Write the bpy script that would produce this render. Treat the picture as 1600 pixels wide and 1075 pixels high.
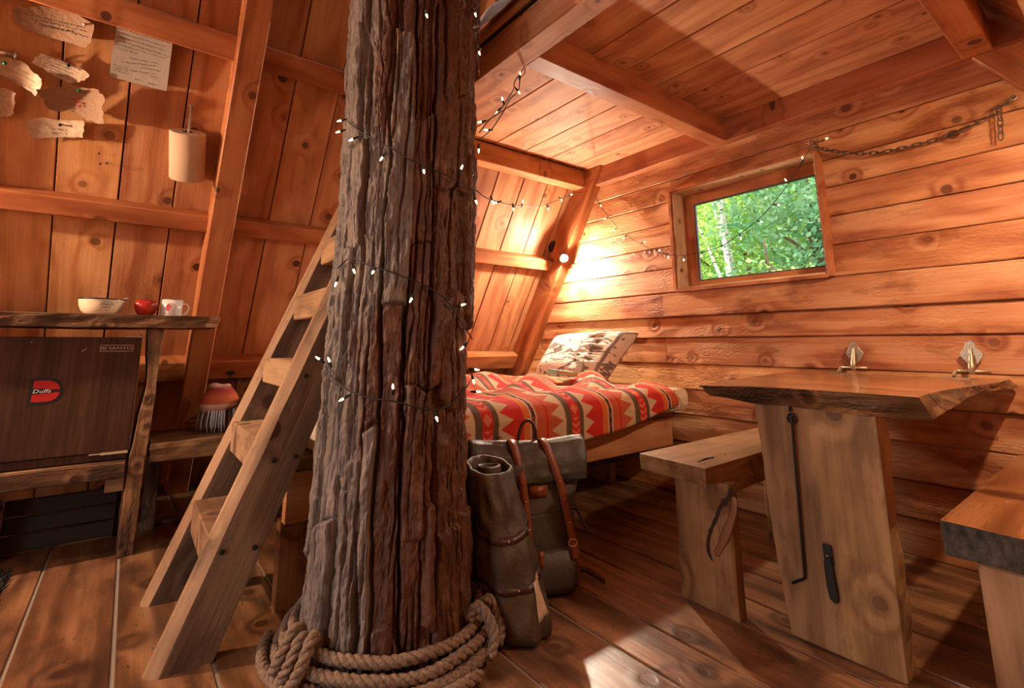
import bpy, bmesh, math, random
import numpy as np
from mathutils import Vector, Matrix, noise

for o in list(bpy.data.objects): bpy.data.objects.remove(o, do_unlink=True)
SC = bpy.context.scene
COL = SC.collection
random.seed(7); RNG = np.random.default_rng(7)
pi = math.pi

# ------------------------------------------------------------------ camera (solved from vanishing points, 1600x1075)
CF, CX, CY = 764.6, 772.0, 405.9
YAW, PITCH, ROLL = 0.9381, 0.17095, -0.00289
CAM = Vector((0, 0, 0.92))
FW = Vector((math.cos(PITCH)*math.cos(YAW), math.cos(PITCH)*math.sin(YAW), math.sin(PITCH)))
RT0 = Vector((math.sin(YAW), -math.cos(YAW), 0)); UP0 = RT0.cross(FW)
RT = RT0*math.cos(ROLL) + UP0*math.sin(ROLL); UPV = UP0*math.cos(ROLL) - RT0*math.sin(ROLL)
cd = bpy.data.cameras.new('camera'); co = bpy.data.objects.new('camera', cd); COL.objects.link(co)
cd.sensor_width = 36; cd.sensor_fit = 'HORIZONTAL'; cd.lens = CF/1600*36
cd.shift_x = (800-CX)/1600; cd.shift_y = (CY-537.5)/1600
cd.clip_start = 0.02; cd.clip_end = 200
cm = Matrix((RT, UPV, -FW)).transposed().to_4x4(); cm.translation = CAM
co.matrix_world = cm
SC.camera = co

# ------------------------------------------------------------------ world, exposure
SC.view_settings.view_transform = 'Standard'; SC.view_settings.look = 'None'
SC.view_settings.gamma = 1; SC.view_settings.use_curve_mapping = False
SC.view_settings.exposure = 0.32
W = bpy.data.worlds.new('world'); SC.world = W; W.use_nodes = True
bg = W.node_tree.nodes['Background']; bg.inputs[0].default_value = (0.95, 0.97, 1.0, 1); bg.inputs[1].default_value = 3.6
sd = bpy.data.lights.new('sun', 'SUN'); sd.energy = 16.0; sd.angle = 0.02; sd.color = (1, 0.95, 0.85)
so = bpy.data.objects.new('sun', sd); COL.objects.link(so)
so.rotation_euler = Vector((-0.35, -0.62, -0.95)).to_track_quat('-Z', 'Y').to_euler()
LAMP_A = dict(col=(1.0, 0.80, 0.60), k=7200)     # reading lamp over the bed
LAMP_B = dict(col=(1.0, 0.68, 0.44), k=8500)     # kitchen lamp
LAMP_C = dict(col=(1.0, 0.66, 0.43), k=3000)     # lamp over the table

# ------------------------------------------------------------------ pixel helpers
def ray(x, y): return FW + RT*((x-CX)/CF) - UPV*((y-CY)/CF)
def onz(x, y, z=0.0): d = ray(x, y); return CAM + d*((z-CAM.z)/d.z)
def onx(x, y, X): d = ray(x, y); return CAM + d*(X/d.x)
def ony(x, y, Y): d = ray(x, y); return CAM + d*(Y/d.y)
def onpl(x, y, n, k): d = ray(x, y); return CAM + d*((k-n.dot(CAM))/n.dot(d))

# slopes of the A-frame
ANG = math.radians(58)
NS = Vector((0, math.sin(ANG), math.cos(ANG)))        # outward normal, left slope
KB, KP, KR = 3.43, 3.345, 3.245                      # board face, purlin face, rafter face
US = Vector((0, -math.cos(ANG), math.sin(ANG)))       # up the left slope
NS2 = Vector((0, -math.sin(ANG), math.cos(ANG))); KB2, KR2 = 1.01, 0.843
US2 = Vector((0, math.cos(ANG), math.sin(ANG)))
def slY(z, k=KB): return (k - NS.z*z)/NS.y
def slP(X, z, k=KB): return Vector((X, slY(z, k), z))
def sl2P(X, z, k=KB2): return Vector((X, (k-NS2.z*z)/NS2.y, z))
def sl(x, y, k=KB): return onpl(x, y, NS, k)
XW = 2.87

# ------------------------------------------------------------------ node DSL
class S:
    def __init__(s, m, sock): s.m = m; s.k = sock
    def __add__(a, b): return a.m.math('ADD', a, b)
    __radd__ = __add__
    def __sub__(a, b): return a.m.math('SUBTRACT', a, b)
    def __rsub__(a, b): return a.m.math('SUBTRACT', b, a)
    def __mul__(a, b): return a.m.math('MULTIPLY', a, b)
    __rmul__ = __mul__
    def __truediv__(a, b): return a.m.math('DIVIDE', a, b)
    def gt(a, b): return a.m.math('GREATER_THAN', a, b)
    def lt(a, b): return a.m.math('LESS_THAN', a, b)
    def f(a, op, b=None): return a.m.math(op, a, b)
class Mat:
    def __init__(s, name):
        s.mat = bpy.data.materials.new(name); s.mat.use_nodes = True
        s.nt = s.mat.node_tree; s.b = s.nt.nodes['Principled BSDF']; s.out = s.nt.nodes['Material Output']
    def node(s, t, **kw):
        n = s.nt.nodes.new(t)
        for k, v in kw.items(): setattr(n, k, v)
        return n
    def put(s, sock, v):
        if isinstance(v, S): s.nt.links.new(v.k, sock)
        elif v is not None:
            if isinstance(v, (tuple, list)) and len(v) == 3 and sock.type == 'RGBA': v = (*v, 1)
            sock.default_value = v
    def math(s, op, a, b=None, c=None):
        n = s.node('ShaderNodeMath', operation=op)
        s.put(n.inputs[0], a); s.put(n.inputs[1], b)
        if c is not None: s.put(n.inputs[2], c)
        return S(s, n.outputs[0])
    def mapr(s, v, a, b, c=0.0, d=1.0, smooth=False):
        n = s.node('ShaderNodeMapRange', clamp=True)
        if smooth: n.interpolation_type = 'SMOOTHSTEP'
        s.put(n.inputs[0], v)
        for i, q in enumerate((a, b, c, d)): s.put(n.inputs[i+1], q)
        return S(s, n.outputs[0])
    def coord(s, kind='Object'):
        n = s.node('ShaderNodeTexCoord'); return S(s, n.outputs[kind])
    def uv(s):
        n = s.node('ShaderNodeUVMap'); return S(s, n.outputs[0])
    def rnd(s):
        n = s.node('ShaderNodeObjectInfo'); return S(s, n.outputs['Random'])
    def vec(s, x, y, z):
        n = s.node('ShaderNodeCombineXYZ')
        for i, v in enumerate((x, y, z)): s.put(n.inputs[i], v)
        return S(s, n.outputs[0])
    def sep(s, v):
        n = s.node('ShaderNodeSeparateXYZ'); s.put(n.inputs[0], v); return [S(s, o) for o in n.outputs]
    def vm(s, op, a, b=None, sc=None):
        n = s.node('ShaderNodeVectorMath', operation=op)
        s.put(n.inputs[0], a); s.put(n.inputs[1], b)
        if sc is not None: s.put(n.inputs['Scale'], sc)
        return S(s, n.outputs[0])
    def noise(s, v, scale=5, detail=3, rough=0.55, dist=0.0):
        n = s.node('ShaderNodeTexNoise'); s.put(n.inputs['Vector'], v)
        n.inputs['Scale'].default_value = scale; n.inputs['Detail'].default_value = detail
        n.inputs['Roughness'].default_value = rough; n.inputs['Distortion'].default_value = dist
        return S(s, n.outputs['Fac'])
    def voro(s, v, scale=5, feature='F1', rand=1.0, out='Distance', dim='3D'):
        n = s.node('ShaderNodeTexVoronoi', feature=feature, voronoi_dimensions=dim); s.put(n.inputs['Vector'], v)
        n.inputs['Scale'].default_value = scale; n.inputs['Randomness'].default_value = rand
        return (S(s, n.outputs['Distance']), S(s, n.outputs['Color'])) if out == 'both' else S(s, n.outputs[out])
    def mix(s, f, a, b, mode='MIX'):
        n = s.node('ShaderNodeMix', data_type='RGBA', blend_type=mode)
        s.put(n.inputs[0], f); s.put(n.inputs[6], a); s.put(n.inputs[7], b)
        return S(s, n.outputs[2])
    def ramp(s, f, stops, const=False):
        n = s.node('ShaderNodeValToRGB'); s.put(n.inputs[0], f); cr = n.color_ramp
        if const: cr.interpolation = 'CONSTANT'
        while len(cr.elements) < len(stops): cr.elements.new(0.5)
        for e, (p, c) in zip(cr.elements, stops): e.position = p; e.color = (*c, 1)
        return S(s, n.outputs[0])
    def hsv(s, c, h=0.5, sa=1.0, v=1.0):
        n = s.node('ShaderNodeHueSaturation'); s.put(n.inputs['Hue'], h); s.put(n.inputs['Saturation'], sa); s.put(n.inputs['Value'], v)
        s.put(n.inputs['Color'], c); return S(s, n.outputs[0])
    def bump(s, h, strength=0.3, dist=0.01):
        n = s.node('ShaderNodeBump'); n.inputs['Strength'].default_value = strength; n.inputs['Distance'].default_value = dist
        s.put(n.inputs['Height'], h); s.nt.links.new(n.outputs[0], s.b.inputs['Normal'])
    def set(s, col=None, rough=None, metal=None, **kw):
        if col is not None: s.put(s.b.inputs['Base Color'], col)
        if rough is not None: s.put(s.b.inputs['Roughness'], rough)
        if metal is not None: s.put(s.b.inputs['Metallic'], metal)
        for k, v in kw.items(): s.put(s.b.inputs[k.replace('_', ' ')], v)
        return s.mat

def lin(r, g, b):
    f = lambda c: (c/255/12.92) if c/255 <= 0.04045 else ((c/255+0.055)/1.055)**2.4
    return (f(r), f(g), f(b))

def wood(name, dark, mid, light, knot=(0.06, 0.02, 0.008), rough=0.55, bump=0.25, rings=55.0, knots=0.55, kscale=5.0,
         stain=0.0, stain_col=(0.03, 0.02, 0.015), var=0.22, speck=0.0, emboss=0.0, ksize=1.0, coat=0.0, fine=0.22, spec=0.25):
    m = Mat(name); r = m.rnd()
    P = m.vm('ADD', m.coord(), m.vec(r*37.0, r*91.0, r*13.0))
    x, y, z = m.sep(P)
    P2 = m.vec(x, y + z*0.35, z*0.15)
    d, kc = m.voro(P2, kscale, out='both', dim='2D')
    kr, kg, kb = m.sep(kc)
    keep = kr.lt(knots)
    rad = (0.05 + kg*0.07)*ksize
    kn = keep * m.mapr(d, rad*0.75, rad, 1.0, 0.0, smooth=True)
    pull = keep * m.mapr(d, 0.0, 0.36, 1.0, 0.0, smooth=True)
    low = m.noise(m.vec(x*0.9, y*3.5, z*3.5), 1.6, 2)
    ph = (y*1.0 + z*0.8)*rings + low*16.0 + pull*7.0
    ring = m.math('SINE', ph)*0.5 + 0.5
    ring = m.math('POWER', ring, 1.6)
    fg = m.noise(m.vec(x*2.5, y*70.0, z*70.0), 1.0, 4, 0.65)
    blot = m.noise(m.vec(x*1.2, y*3.0, z*3.0), 2.2, 3)
    fac = ring*0.38 + m.mapr(fg, 0.3, 0.7)*fine + m.mapr(blot, 0.3, 0.7)*0.42
    c = m.ramp(fac, [(0.12, light), (0.45, mid), (0.85, dark)])
    stk_ = m.noise(m.vec(x*0.7, y*26.0, z*26.0), 1.3, 3, 0.6)
    c = m.mix(m.mapr(stk_, 0.56, 0.74)*0.5, c, dark)
    c = m.mix(pull*0.5, c, dark)
    c = m.mix(kn*(kb*0.55 + 0.42), c, knot)
    if stain:
        sn = m.noise(m.vec(x*1.5, y*4.0, z*4.0), 2.6, 5, 0.65)
        c = m.mix(m.mapr(sn, 0.60 - stain*0.25, 0.68)*min(1.0, 0.5+stain*0.5), c, stain_col)
    if speck:
        sp = m.voro(m.vec(x*0.5, y, z), 60.0)
        msk = m.noise(P, 6.0, 2)
        c = m.mix((sp.lt(0.18*speck))*m.mapr(msk, 0.5, 0.62)*0.8, c, (0.02, 0.012, 0.008))
    c = m.hsv(c, 0.5 + (r - 0.5)*0.012, 1.0, (1.0 - var/2) + r*var)
    h = fg*0.5 + ring*0.35 - kn*0.3
    if emboss:
        em = m.noise(m.vec(x*1.0, y*2.2, z*2.2), 42.0, 2, 0.5)
        emm = m.mapr(m.noise(m.vec(x, y*2.0, z), 2.4, 1), 0.45, 0.62)
        h = h + em*emm*emboss
    m.bump(h, bump, 0.012)
    kw = {} if spec is None else dict(Specular_IOR_Level=spec)
    if coat: kw = dict(Specular_IOR_Level=.4, Coat_Weight=coat, Coat_Roughness=0.12)
    return m.set(c, rough, **kw)

def plain(name, col, rough=0.5, metal=0.0, bump=0.0, bscale=40, var=0.0, **kw):
    m = Mat(name); c = col
    if bump or var:
        n = m.noise(m.coord(), bscale, 4)
        if var: c = m.hsv(m.mix(0.0, col, col), 0.5, 1.0, (1-var) + n*2*var)
        if bump: m.bump(n, bump, 0.01)
    return m.set(c, rough, metal, **kw)
def emit(name, col, k):
    m = Mat(name); return m.set((0, 0, 0), 0.5, Emission_Color=(*col, 1), Emission_Strength=k)

# ------------------------------------------------------------------ mesh helpers
WM = {}
def wm(o): return WM.get(o.name, Matrix.Identity(4)) if o is not None else Matrix.Identity(4)
def link(o, parent=None, M=None):
    COL.objects.link(o)
    M = M if M is not None else Matrix.Identity(4)
    WM[o.name] = M.copy()
    if parent is not None:
        o.parent = parent; o.matrix_basis = wm(parent).inverted() @ M
    else: o.matrix_basis = M
    return o
def meshof(name, v, f, mat, smooth=False):
    me = bpy.data.meshes.new(name); me.from_pydata([tuple(q) for q in v], [], [tuple(q) for q in f])
    if mat is not None: me.materials.append(mat)
    if smooth: me.polygons.foreach_set('use_smooth', [True]*len(me.polygons))
    me.update(); return me
def obj(name, vf, mat, parent=None, M=None, smooth=False, local=False):
    """vf in world coordinates (local=False) -> origin is moved to the centre of the shape"""
    v, f = vf
    if not local and M is None:
        a = np.array([tuple(q) for q in v], dtype=float); c = (a.min(0)+a.max(0))/2
        v = a - c; M = Matrix.Translation(Vector(c))
    o = bpy.data.objects.new(name, meshof(name, v, f, mat, smooth)); link(o, parent, M); return o
def inst(name, me, parent=None, M=None):
    o = bpy.data.objects.new(name, me); link(o, parent, M); return o
def empty(name, loc, label, cat, group=None, rot=None):
    o = bpy.data.objects.new(name, None); o.empty_display_size = 0.05
    M = Matrix.Translation(Vector(loc)) @ (rot.to_4x4() if rot is not None else Matrix.Identity(4))
    link(o, None, M); return tag(o, label, cat, group)
def tag(o, label, cat, group=None):
    o['label'] = label; o['category'] = cat
    if group: o['group'] = group
    return o
def structure(o): o['kind'] = 'structure'; return o
def merge(*vfs):
    V, Fc = [], []
    for v, f in vfs:
        n = len(V); V += [tuple(q) for q in v]; Fc += [tuple(i+n for i in q) for q in f]
    return V, Fc
def xf(vf, M): return [M @ Vector(q) for q in vf[0]], vf[1]
def frame(x, y):
    x = Vector(x).normalized(); y = Vector(y); y = (y - x*y.dot(x)).normalized(); z = x.cross(y)
    return Matrix((x, y, z)).transposed()
def box(a, b):
    (x0, y0, z0), (x1, y1, z1) = a, b
    v = [(x, y, z) for x in (x0, x1) for y in (y0, y1) for z in (z0, z1)]
    return v, [(0, 1, 3, 2), (4, 6, 7, 5), (0, 4, 5, 1), (2, 3, 7, 6), (0, 2, 6, 4), (1, 5, 7, 3)]
def cbox(L, w, t, ch=0.004, seg=1, warp=0.0, seed=0):
    """bar along local x with chamfered long edges"""
    rr = random.Random(seed)
    h, k = w/2, t/2; ch = min(ch, h*0.45, k*0.45)
    prof = [(-h+ch, -k), (h-ch, -k), (h, -k+ch), (h, k-ch), (h-ch, k), (-h+ch, k), (-h, k-ch), (-h, -k+ch)]
    v, f = [], []
    for i in range(seg+1):
        x = -L/2 + L*i/seg; dy = (rr.random()-.5)*warp; dz = (rr.random()-.5)*warp
        s = 1 + (rr.random()-.5)*warp*4
        v += [(x, y*s+dy, z+dz) for y, z in prof]
    for i in range(seg):
        a = i*8
        for j in range(8): f.append((a+j, a+(j+1) % 8, a+8+(j+1) % 8, a+8+j))
    f.append(tuple(range(7, -1, -1))); f.append(tuple(seg*8+j for j in range(8)))
    # end chamfer
    return v, f
def plank(name, p0, p1, wdir, w, t, mat, parent=None, ch=0.004, seg=1, warp=0.0):
    p0, p1 = Vector(p0), Vector(p1); R = frame(p1-p0, wdir)
    M = R.to_4x4(); M.translation = (p0+p1)/2
    return obj(name, cbox((p1-p0).length, w, t, ch, seg, warp, random.random()), mat, parent, M, local=True)
def tube(path, r, n=8, caps=True, closed=False):
    path = [Vector(p) for p in path]; N = len(path)
    rs = r if isinstance(r, (list, tuple)) else [r]*N
    v, f = [], []; prev = None
    for i, p in enumerate(path):
        if closed: t = path[(i+1) % N] - path[i-1]
        else: t = path[min(i+1, N-1)] - path[max(i-1, 0)]
        t.normalize()
        if prev is None:
            a = Vector((0, 0, 1)) if abs(t.z) < 0.9 else Vector((1, 0, 0)); u = t.cross(a).normalized()
        else: u = (prev - t*prev.dot(t)).normalized()
        prev = u; w = t.cross(u)
        v += [p + (u*math.cos(2*pi*j/n) + w*math.sin(2*pi*j/n))*rs[i] for j in range(n)]
    m = N if closed else N-1
    for i in range(m):
        a = i*n; b = ((i+1) % N)*n
        for j in range(n): f.append((a+j, a+(j+1) % n, b+(j+1) % n, b+j))
    if caps and not closed:
        f.append(tuple(range(n-1, -1, -1))); f.append(tuple((N-1)*n+j for j in range(n)))
    return v, f
def lathe(prof, n=32):
    """profile of (r, z) turned round local z"""
    v, f = [], []
    for r, z in prof: v += [(r*math.cos(2*pi*j/n), r*math.sin(2*pi*j/n), z) for j in range(n)]
    for i in range(len(prof)-1):
        for j in range(n): f.append((i*n+j, i*n+(j+1) % n, (i+1)*n+(j+1) % n, (i+1)*n+j))
    if prof[0][0] > 1e-6: f.append(tuple(range(n-1, -1, -1)))
    if prof[-1][0] > 1e-6: f.append(tuple((len(prof)-1)*n+j for j in range(n)))
    return v, f
def catmull(pts, k=8):
    pts = [Vector(p) for p in pts]; out = []
    for i in range(len(pts)-1):
        p0 = pts[max(i-1, 0)]; p1 = pts[i]; p2 = pts[i+1]; p3 = pts[min(i+2, len(pts)-1)]
        for j in range(k):
            t = j/k
            out.append(0.5*((2*p1) + (p2-p0)*t + (2*p0-5*p1+4*p2-p3)*t*t + (3*p1-p0-3*p2+p3)*t*t*t))
    out.append(pts[-1]); return out
def prism(poly, d):
    """closed outline of 3D points swept by vector d"""
    poly = [Vector(p) for p in poly]; d = Vector(d); n = len(poly)
    v = poly + [p+d for p in poly]
    f = [tuple(range(n-1, -1, -1)), tuple(n+i for i in range(n))] + [(i, (i+1) % n, n+(i+1) % n, n+i) for i in range(n)]
    return v, f
def loft(rings, cap=True):
    n = len(rings[0]); v = [Vector(p) for r in rings for p in r]; f = []
    for i in range(len(rings)-1):
        for j in range(n): f.append((i*n+j, i*n+(j+1) % n, (i+1)*n+(j+1) % n, (i+1)*n+j))
    if cap: f.append(tuple(range(n-1, -1, -1))); f.append(tuple((len(rings)-1)*n+j for j in range(n)))
    return v, f
def gridf(nu, nv): return [(i*nv+j, (i+1)*nv+j, (i+1)*nv+j+1, i*nv+j+1) for i in range(nu-1) for j in range(nv-1)]
def setuv(o, uvs):
    me = o.data; l = me.uv_layers.new(name='UVMap')
    idx = np.zeros(len(me.loops), dtype=np.int32); me.loops.foreach_get('vertex_index', idx)
    l.data.foreach_set('uv', np.asarray(uvs, dtype=np.float32)[idx].ravel())
def sphere(c, r, n=12, m=8, sq=(1, 1, 1)):
    v, f = lathe([(max(1e-4, math.sin(pi*i/m))*r, -math.cos(pi*i/m)*r) for i in range(m+1)], n)
    return [Vector(c)+Vector((q[0]*sq[0], q[1]*sq[1], q[2]*sq[2])) for q in v], f
def textvf(s, size, shear=0.0, sx=1.0):
    cu = bpy.data.curves.new('t', 'FONT'); cu.body = s; cu.size = size; cu.align_x = 'CENTER'; cu.align_y = 'CENTER'
    cu.shear = shear; cu.resolution_u = 3; cu.extrude = 0.0
    o = bpy.data.objects.new('t', cu); COL.objects.link(o); bpy.context.view_layer.update()
    me = bpy.data.meshes.new_from_object(o.evaluated_get(bpy.context.evaluated_depsgraph_get()))
    v = [(q.co.x*sx, q.co.y, 0) for q in me.vertices]; f = [tuple(p.vertices) for p in me.polygons]
    bpy.data.objects.remove(o); bpy.data.meshes.remove(me); bpy.data.curves.remove(cu)
    return v, f
def bevel(o, w=0.004, seg=2):
    b = o.modifiers.new('bevel', 'BEVEL'); b.width = w; b.segments = seg; b.limit_method = 'ANGLE'; b.angle_limit = math.radians(35)
def jit(v, a, sc=6.0, seed=0.0):
    out = []
    for q in v:
        q = Vector(q); n = noise.noise_vector(q*sc + Vector((seed, seed*1.7, -seed)))
        out.append(q + n*a)
    return out

# ------------------------------------------------------------------ materials
M = {}
M['pine'] = wood('pine_board', (0.340, 0.126, 0.051), (0.500, 0.230, 0.101), (0.600, 0.321, 0.160), rings=38, knots=0.40, kscale=4.2, rough=0.5, emboss=0.5, bump=0.2)
M['pine_ceil'] = wood('ceiling_board', (0.340, 0.123, 0.051), (0.500, 0.225, 0.101), (0.580, 0.305, 0.154), rings=34, knots=0.6, kscale=5.6, ksize=0.75, rough=0.65, bump=0.12)
M['beam'] = wood('beam_wood', (0.258, 0.077, 0.028), (0.405, 0.144, 0.056), (0.478, 0.198, 0.083), rings=30, knots=0.5, kscale=4.0, rough=0.5, bump=0.12)
M['log'] = wood('siding_wood', (0.270, 0.083, 0.030), (0.480, 0.214, 0.088), (0.600, 0.332, 0.165), rings=26, knots=0.36, kscale=4.5, rough=0.5, emboss=1.6, bump=0.45, stain=0.25, stain_col=(0.17, 0.045, 0.014))
M['floor'] = wood('floor_wood', (0.075, 0.036, 0.018), (0.200, 0.092, 0.041), (0.360, 0.184, 0.084), rings=34, knots=0.35, kscale=4.0, rough=0.33, bump=0.16, stain=0.5, stain_col=(0.055, 0.026, 0.016), speck=1.0, coat=0.25)
M['seam'] = plain('floor_seam', (0.34, 0.29, 0.24), 0.35, bump=0.2)
M['gap'] = plain('board_gap', (0.035, 0.014, 0.006), 0.9)
M['slab'] = wood('pale_slab', (0.17, 0.09, 0.038), (0.32, 0.185, 0.084), (0.42, 0.265, 0.135), rings=20, knots=0.4, kscale=3.6, rough=0.5, bump=0.15, stain=0.12, stain_col=(0.12, 0.06, 0.025))
M['bench'] = wood('bench_wood', (0.15, 0.066, 0.024), (0.31, 0.155, 0.062), (0.44, 0.25, 0.115), rings=22, knots=0.5, kscale=3.6, rough=0.42, bump=0.15, stain=0.3, stain_col=(0.10, 0.04, 0.016))
M['top'] = wood('varnished_top', (0.16, 0.050, 0.018), (0.33, 0.125, 0.045), (0.46, 0.20, 0.085), rings=18, knots=0.5, kscale=3.0, rough=0.26, bump=0.12, stain=0.3, stain_col=(0.08, 0.03, 0.02), coat=0.6)
M['edge'] = wood('live_edge', (0.055, 0.030, 0.018), (0.16, 0.075, 0.035), (0.28, 0.13, 0.06), rings=24, knots=0.6, kscale=7, rough=0.5, bump=0.7, stain=0.55, stain_col=(0.03, 0.018, 0.012), emboss=1.5)
M['ladder'] = wood('ladder_wood', (0.095, 0.058, 0.033), (0.19, 0.122, 0.07), (0.29, 0.195, 0.118), rings=26, knots=0.3, kscale=3.0, rough=0.65, bump=0.35, stain=0.25, stain_col=(0.08, 0.05, 0.035), fine=0.3)
M['tread'] = wood('tread_wood', (0.18, 0.1, 0.05), (0.38, 0.23, 0.12), (0.5, 0.33, 0.19), rings=30, knots=0.4, kscale=5.0, rough=0.6, bump=0.3, stain=0.2, stain_col=(0.08, 0.045, 0.03))
M['old'] = wood('weathered_wood', (0.06, 0.03, 0.015), (0.21, 0.105, 0.046), (0.38, 0.215, 0.1), rings=24, knots=0.5, kscale=6, rough=0.55, bump=0.5, stain=0.55, stain_col=(0.022, 0.014, 0.010), emboss=1.0)
M['jamb'] = wood('jamb_wood', (0.42, 0.25, 0.12), (0.60, 0.42, 0.24), (0.70, 0.53, 0.33), rings=28, knots=0.5, kscale=8, rough=0.5, bump=0.1)
M['dim'] = plain('dark_wood', (0.030, 0.018, 0.012), 0.8, bump=.3, bscale=30)  # plain, very dark wood of the crate slats
M['black'] = plain('black_iron', (0.012, 0.011, 0.011), 0.42, 0.3)
M['brass'] = plain('aged_metal', (0.42, 0.33, 0.22), 0.38, 0.8, bump=0.1, bscale=60, var=0.15)
M['steel'] = plain('steel', (0.50, 0.47, 0.44), 0.35, 0.9)
M['copper'] = plain('copper', (0.75, 0.40, 0.22), 0.35, 0.9)
M['nail'] = plain('dark_nail', (0.03, 0.028, 0.026), 0.5, 0.6)
M['ink'] = plain('ink', (0.025, 0.02, 0.018), 0.8)

# ------------------------------------------------------------------ FLOOR
flo = structure(obj('floor', box((-1.9, -1.25, -0.07), (2.95, 4.1, -0.006)), M['seam']))
FX = [-1.88, -1.66, -1.42, -1.18, -0.93, -0.69, -0.45, -0.20, 0.05, 0.29, 0.53, 0.765, 0.998, 1.30, 1.485, 1.73, 1.915, 2.135, 2.325, 2.54, 2.75, 2.93]
for i in range(len(FX)-1):
    a, b = FX[i], FX[i+1]; cuts = [-1.22]
    g = 0.008 if i not in (7, 8, 12, 13, 14, 15, 16) else 0.012
    if a > 1.0:
        cuts += [0.2 + 0.16*random.random(), 1.9+1.2*random.random()] if i % 2 else [2.6+0.8*random.random()]
    elif i % 2: cuts += [-0.2]
    cuts.append(4.08)
    for c, d in zip(cuts[:-1], cuts[1:]):
        plank('floor_plank', ((a+b)/2, c+0.002, -0.011), ((a+b)/2, d-0.002, -0.011), (1, 0, 0), b-a-g, 0.022+random.random()*0.0015, M['floor'], flo, 0.003)

# ------------------------------------------------------------------ LEFT SLOPE
RIDGE = 3.95
def slope(name, P, N, U, KBb, KRr, seams, backx):
    p = lambda X, z, k: P(X, z, k)
    off = KBb + 0.034
    q = [p(backx[0], -0.1, off), p(backx[1], -0.1, off), p(backx[1], RIDGE, off), p(backx[0], RIDGE, off)]
    w = structure(obj(name, prism(q, N*0.03), M['gap']))
    for a, b in zip(seams[:-1], seams[1:]):
        xm = (a+b)/2; k = KBb + 0.014 + (random.random()-.5)*0.005
        plank('wall_board', p(xm, -0.06, k), p(xm, RIDGE-0.06, k), (1, 0, 0), b-a-0.005-random.random()*0.002, 0.028, M['pine'], w, 0.003)
    return w
SX = [-1.86, -1.62, -1.37, -1.12, -0.87, -0.61, -0.362, -0.121, 0.108, 0.345, 0.582, 0.815, 1.06, 1.30, 1.54, 1.79, 2.03, 2.265, 2.50, 2.72, 2.93]
wl = slope('wall_left', slP, NS, US, KB, KR, SX, (-1.9, 2.95))
ra, rb = sl(331, 330, KR).x, sl(371, 330, KR).x
RX = [(-1.05, -0.95), (ra, rb), (1.50, 1.60), (2.775, 2.875)]
for a, b in RX:
    km = (KR+KB)/2; xm = (a+b)/2
    plank('rafter', slP(xm, -0.02, km), slP(xm, RIDGE-0.1, km), (1, 0, 0), b-a, KB-KR, M['beam'], wl, 0.006)
PZ = [(sl(5, 290, KP).z+0.005, sl(5, 319, KP).z), (sl(400, 558, KP).z, sl(400, 585, KP).z), (sl(423, 67, KP).z, sl(427, 108, KP).z)]
ends = [-1.9] + [q for r in RX for q in r]
for zt, zb in PZ:
    for a, b in [(ends[0], ends[1]), (ends[2], ends[3]), (ends[4], ends[5]), (ends[6], ends[7])]:
        zz = random.uniform(-0.006, 0.006); zm = (zt+zb)/2+zz
        c = slP(0, zm, (KP+KB)/2); wdt = (zt-zb)/math.sin(ANG)
        plank('purlin', (a, c.y, c.z), (b, c.y, c.z), US, wdt, KB-KP, M['beam'], wl, 0.005)

# ------------------------------------------------------------------ FRONT SLOPE (towards the door side)
SX2 = [-1.86, -1.62, -1.38, -1.14, -0.90, -0.66, -0.42, -0.18, 0.06, 0.29, 0.52, 0.75, 0.98, 1.22, 1.47, 1.71, 1.95, 2.20, 2.44, 2.68, 2.93]
wf = slope('wall_front', sl2P, NS2, US2, KB2, KR2, SX2, (-1.9, 2.95))
for a, b in [(-1.05, -0.95), (0.30, 0.40), (1.50, 1.60), (2.826, 2.876)]:
    km = (KR2+KB2)/2; xm = (a+b)/2
    plank('rafter', sl2P(xm, -0.02, km), sl2P(xm, RIDGE-0.1, km), (1, 0, 0), b-a, KB2-KR2, M['beam'], wf, 0.006)

# ------------------------------------------------------------------ RIGHT WALL (window gable)
WY0, WY1, WZ0, WZ1 = 0.985, 1.86, 1.27, 1.93
def ylim(z): return sl2P(0, z, KB2+0.03).y, slP(0, z, KB+0.03).y
pol = lambda z0, z1, y0=None, y1=None: prism([(2.90, (ylim(z0)[0] if y0 is None else y0), z0), (2.90, (ylim(z0)[1] if y1 is None else y1), z0), (2.90, (ylim(z1)[1] if y1 is None else y1), z1), (2.90, (ylim(z1)[0] if y0 is None else y0), z1)], (0.05, 0, 0))
wr = structure(obj('wall_right', merge(pol(-0.08, WZ0), pol(WZ1, RIDGE), pol(WZ0, WZ1, None, WY0), pol(WZ0, WZ1, WY1, None)), M['log']))
LZ = [0.0, 0.155, 0.315, 0.481, 0.637, 0.79, 0.956, 1.093, 1.255, 1.417, 1.57, 1.725, 1.875, 2.02, 2.17]
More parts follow.
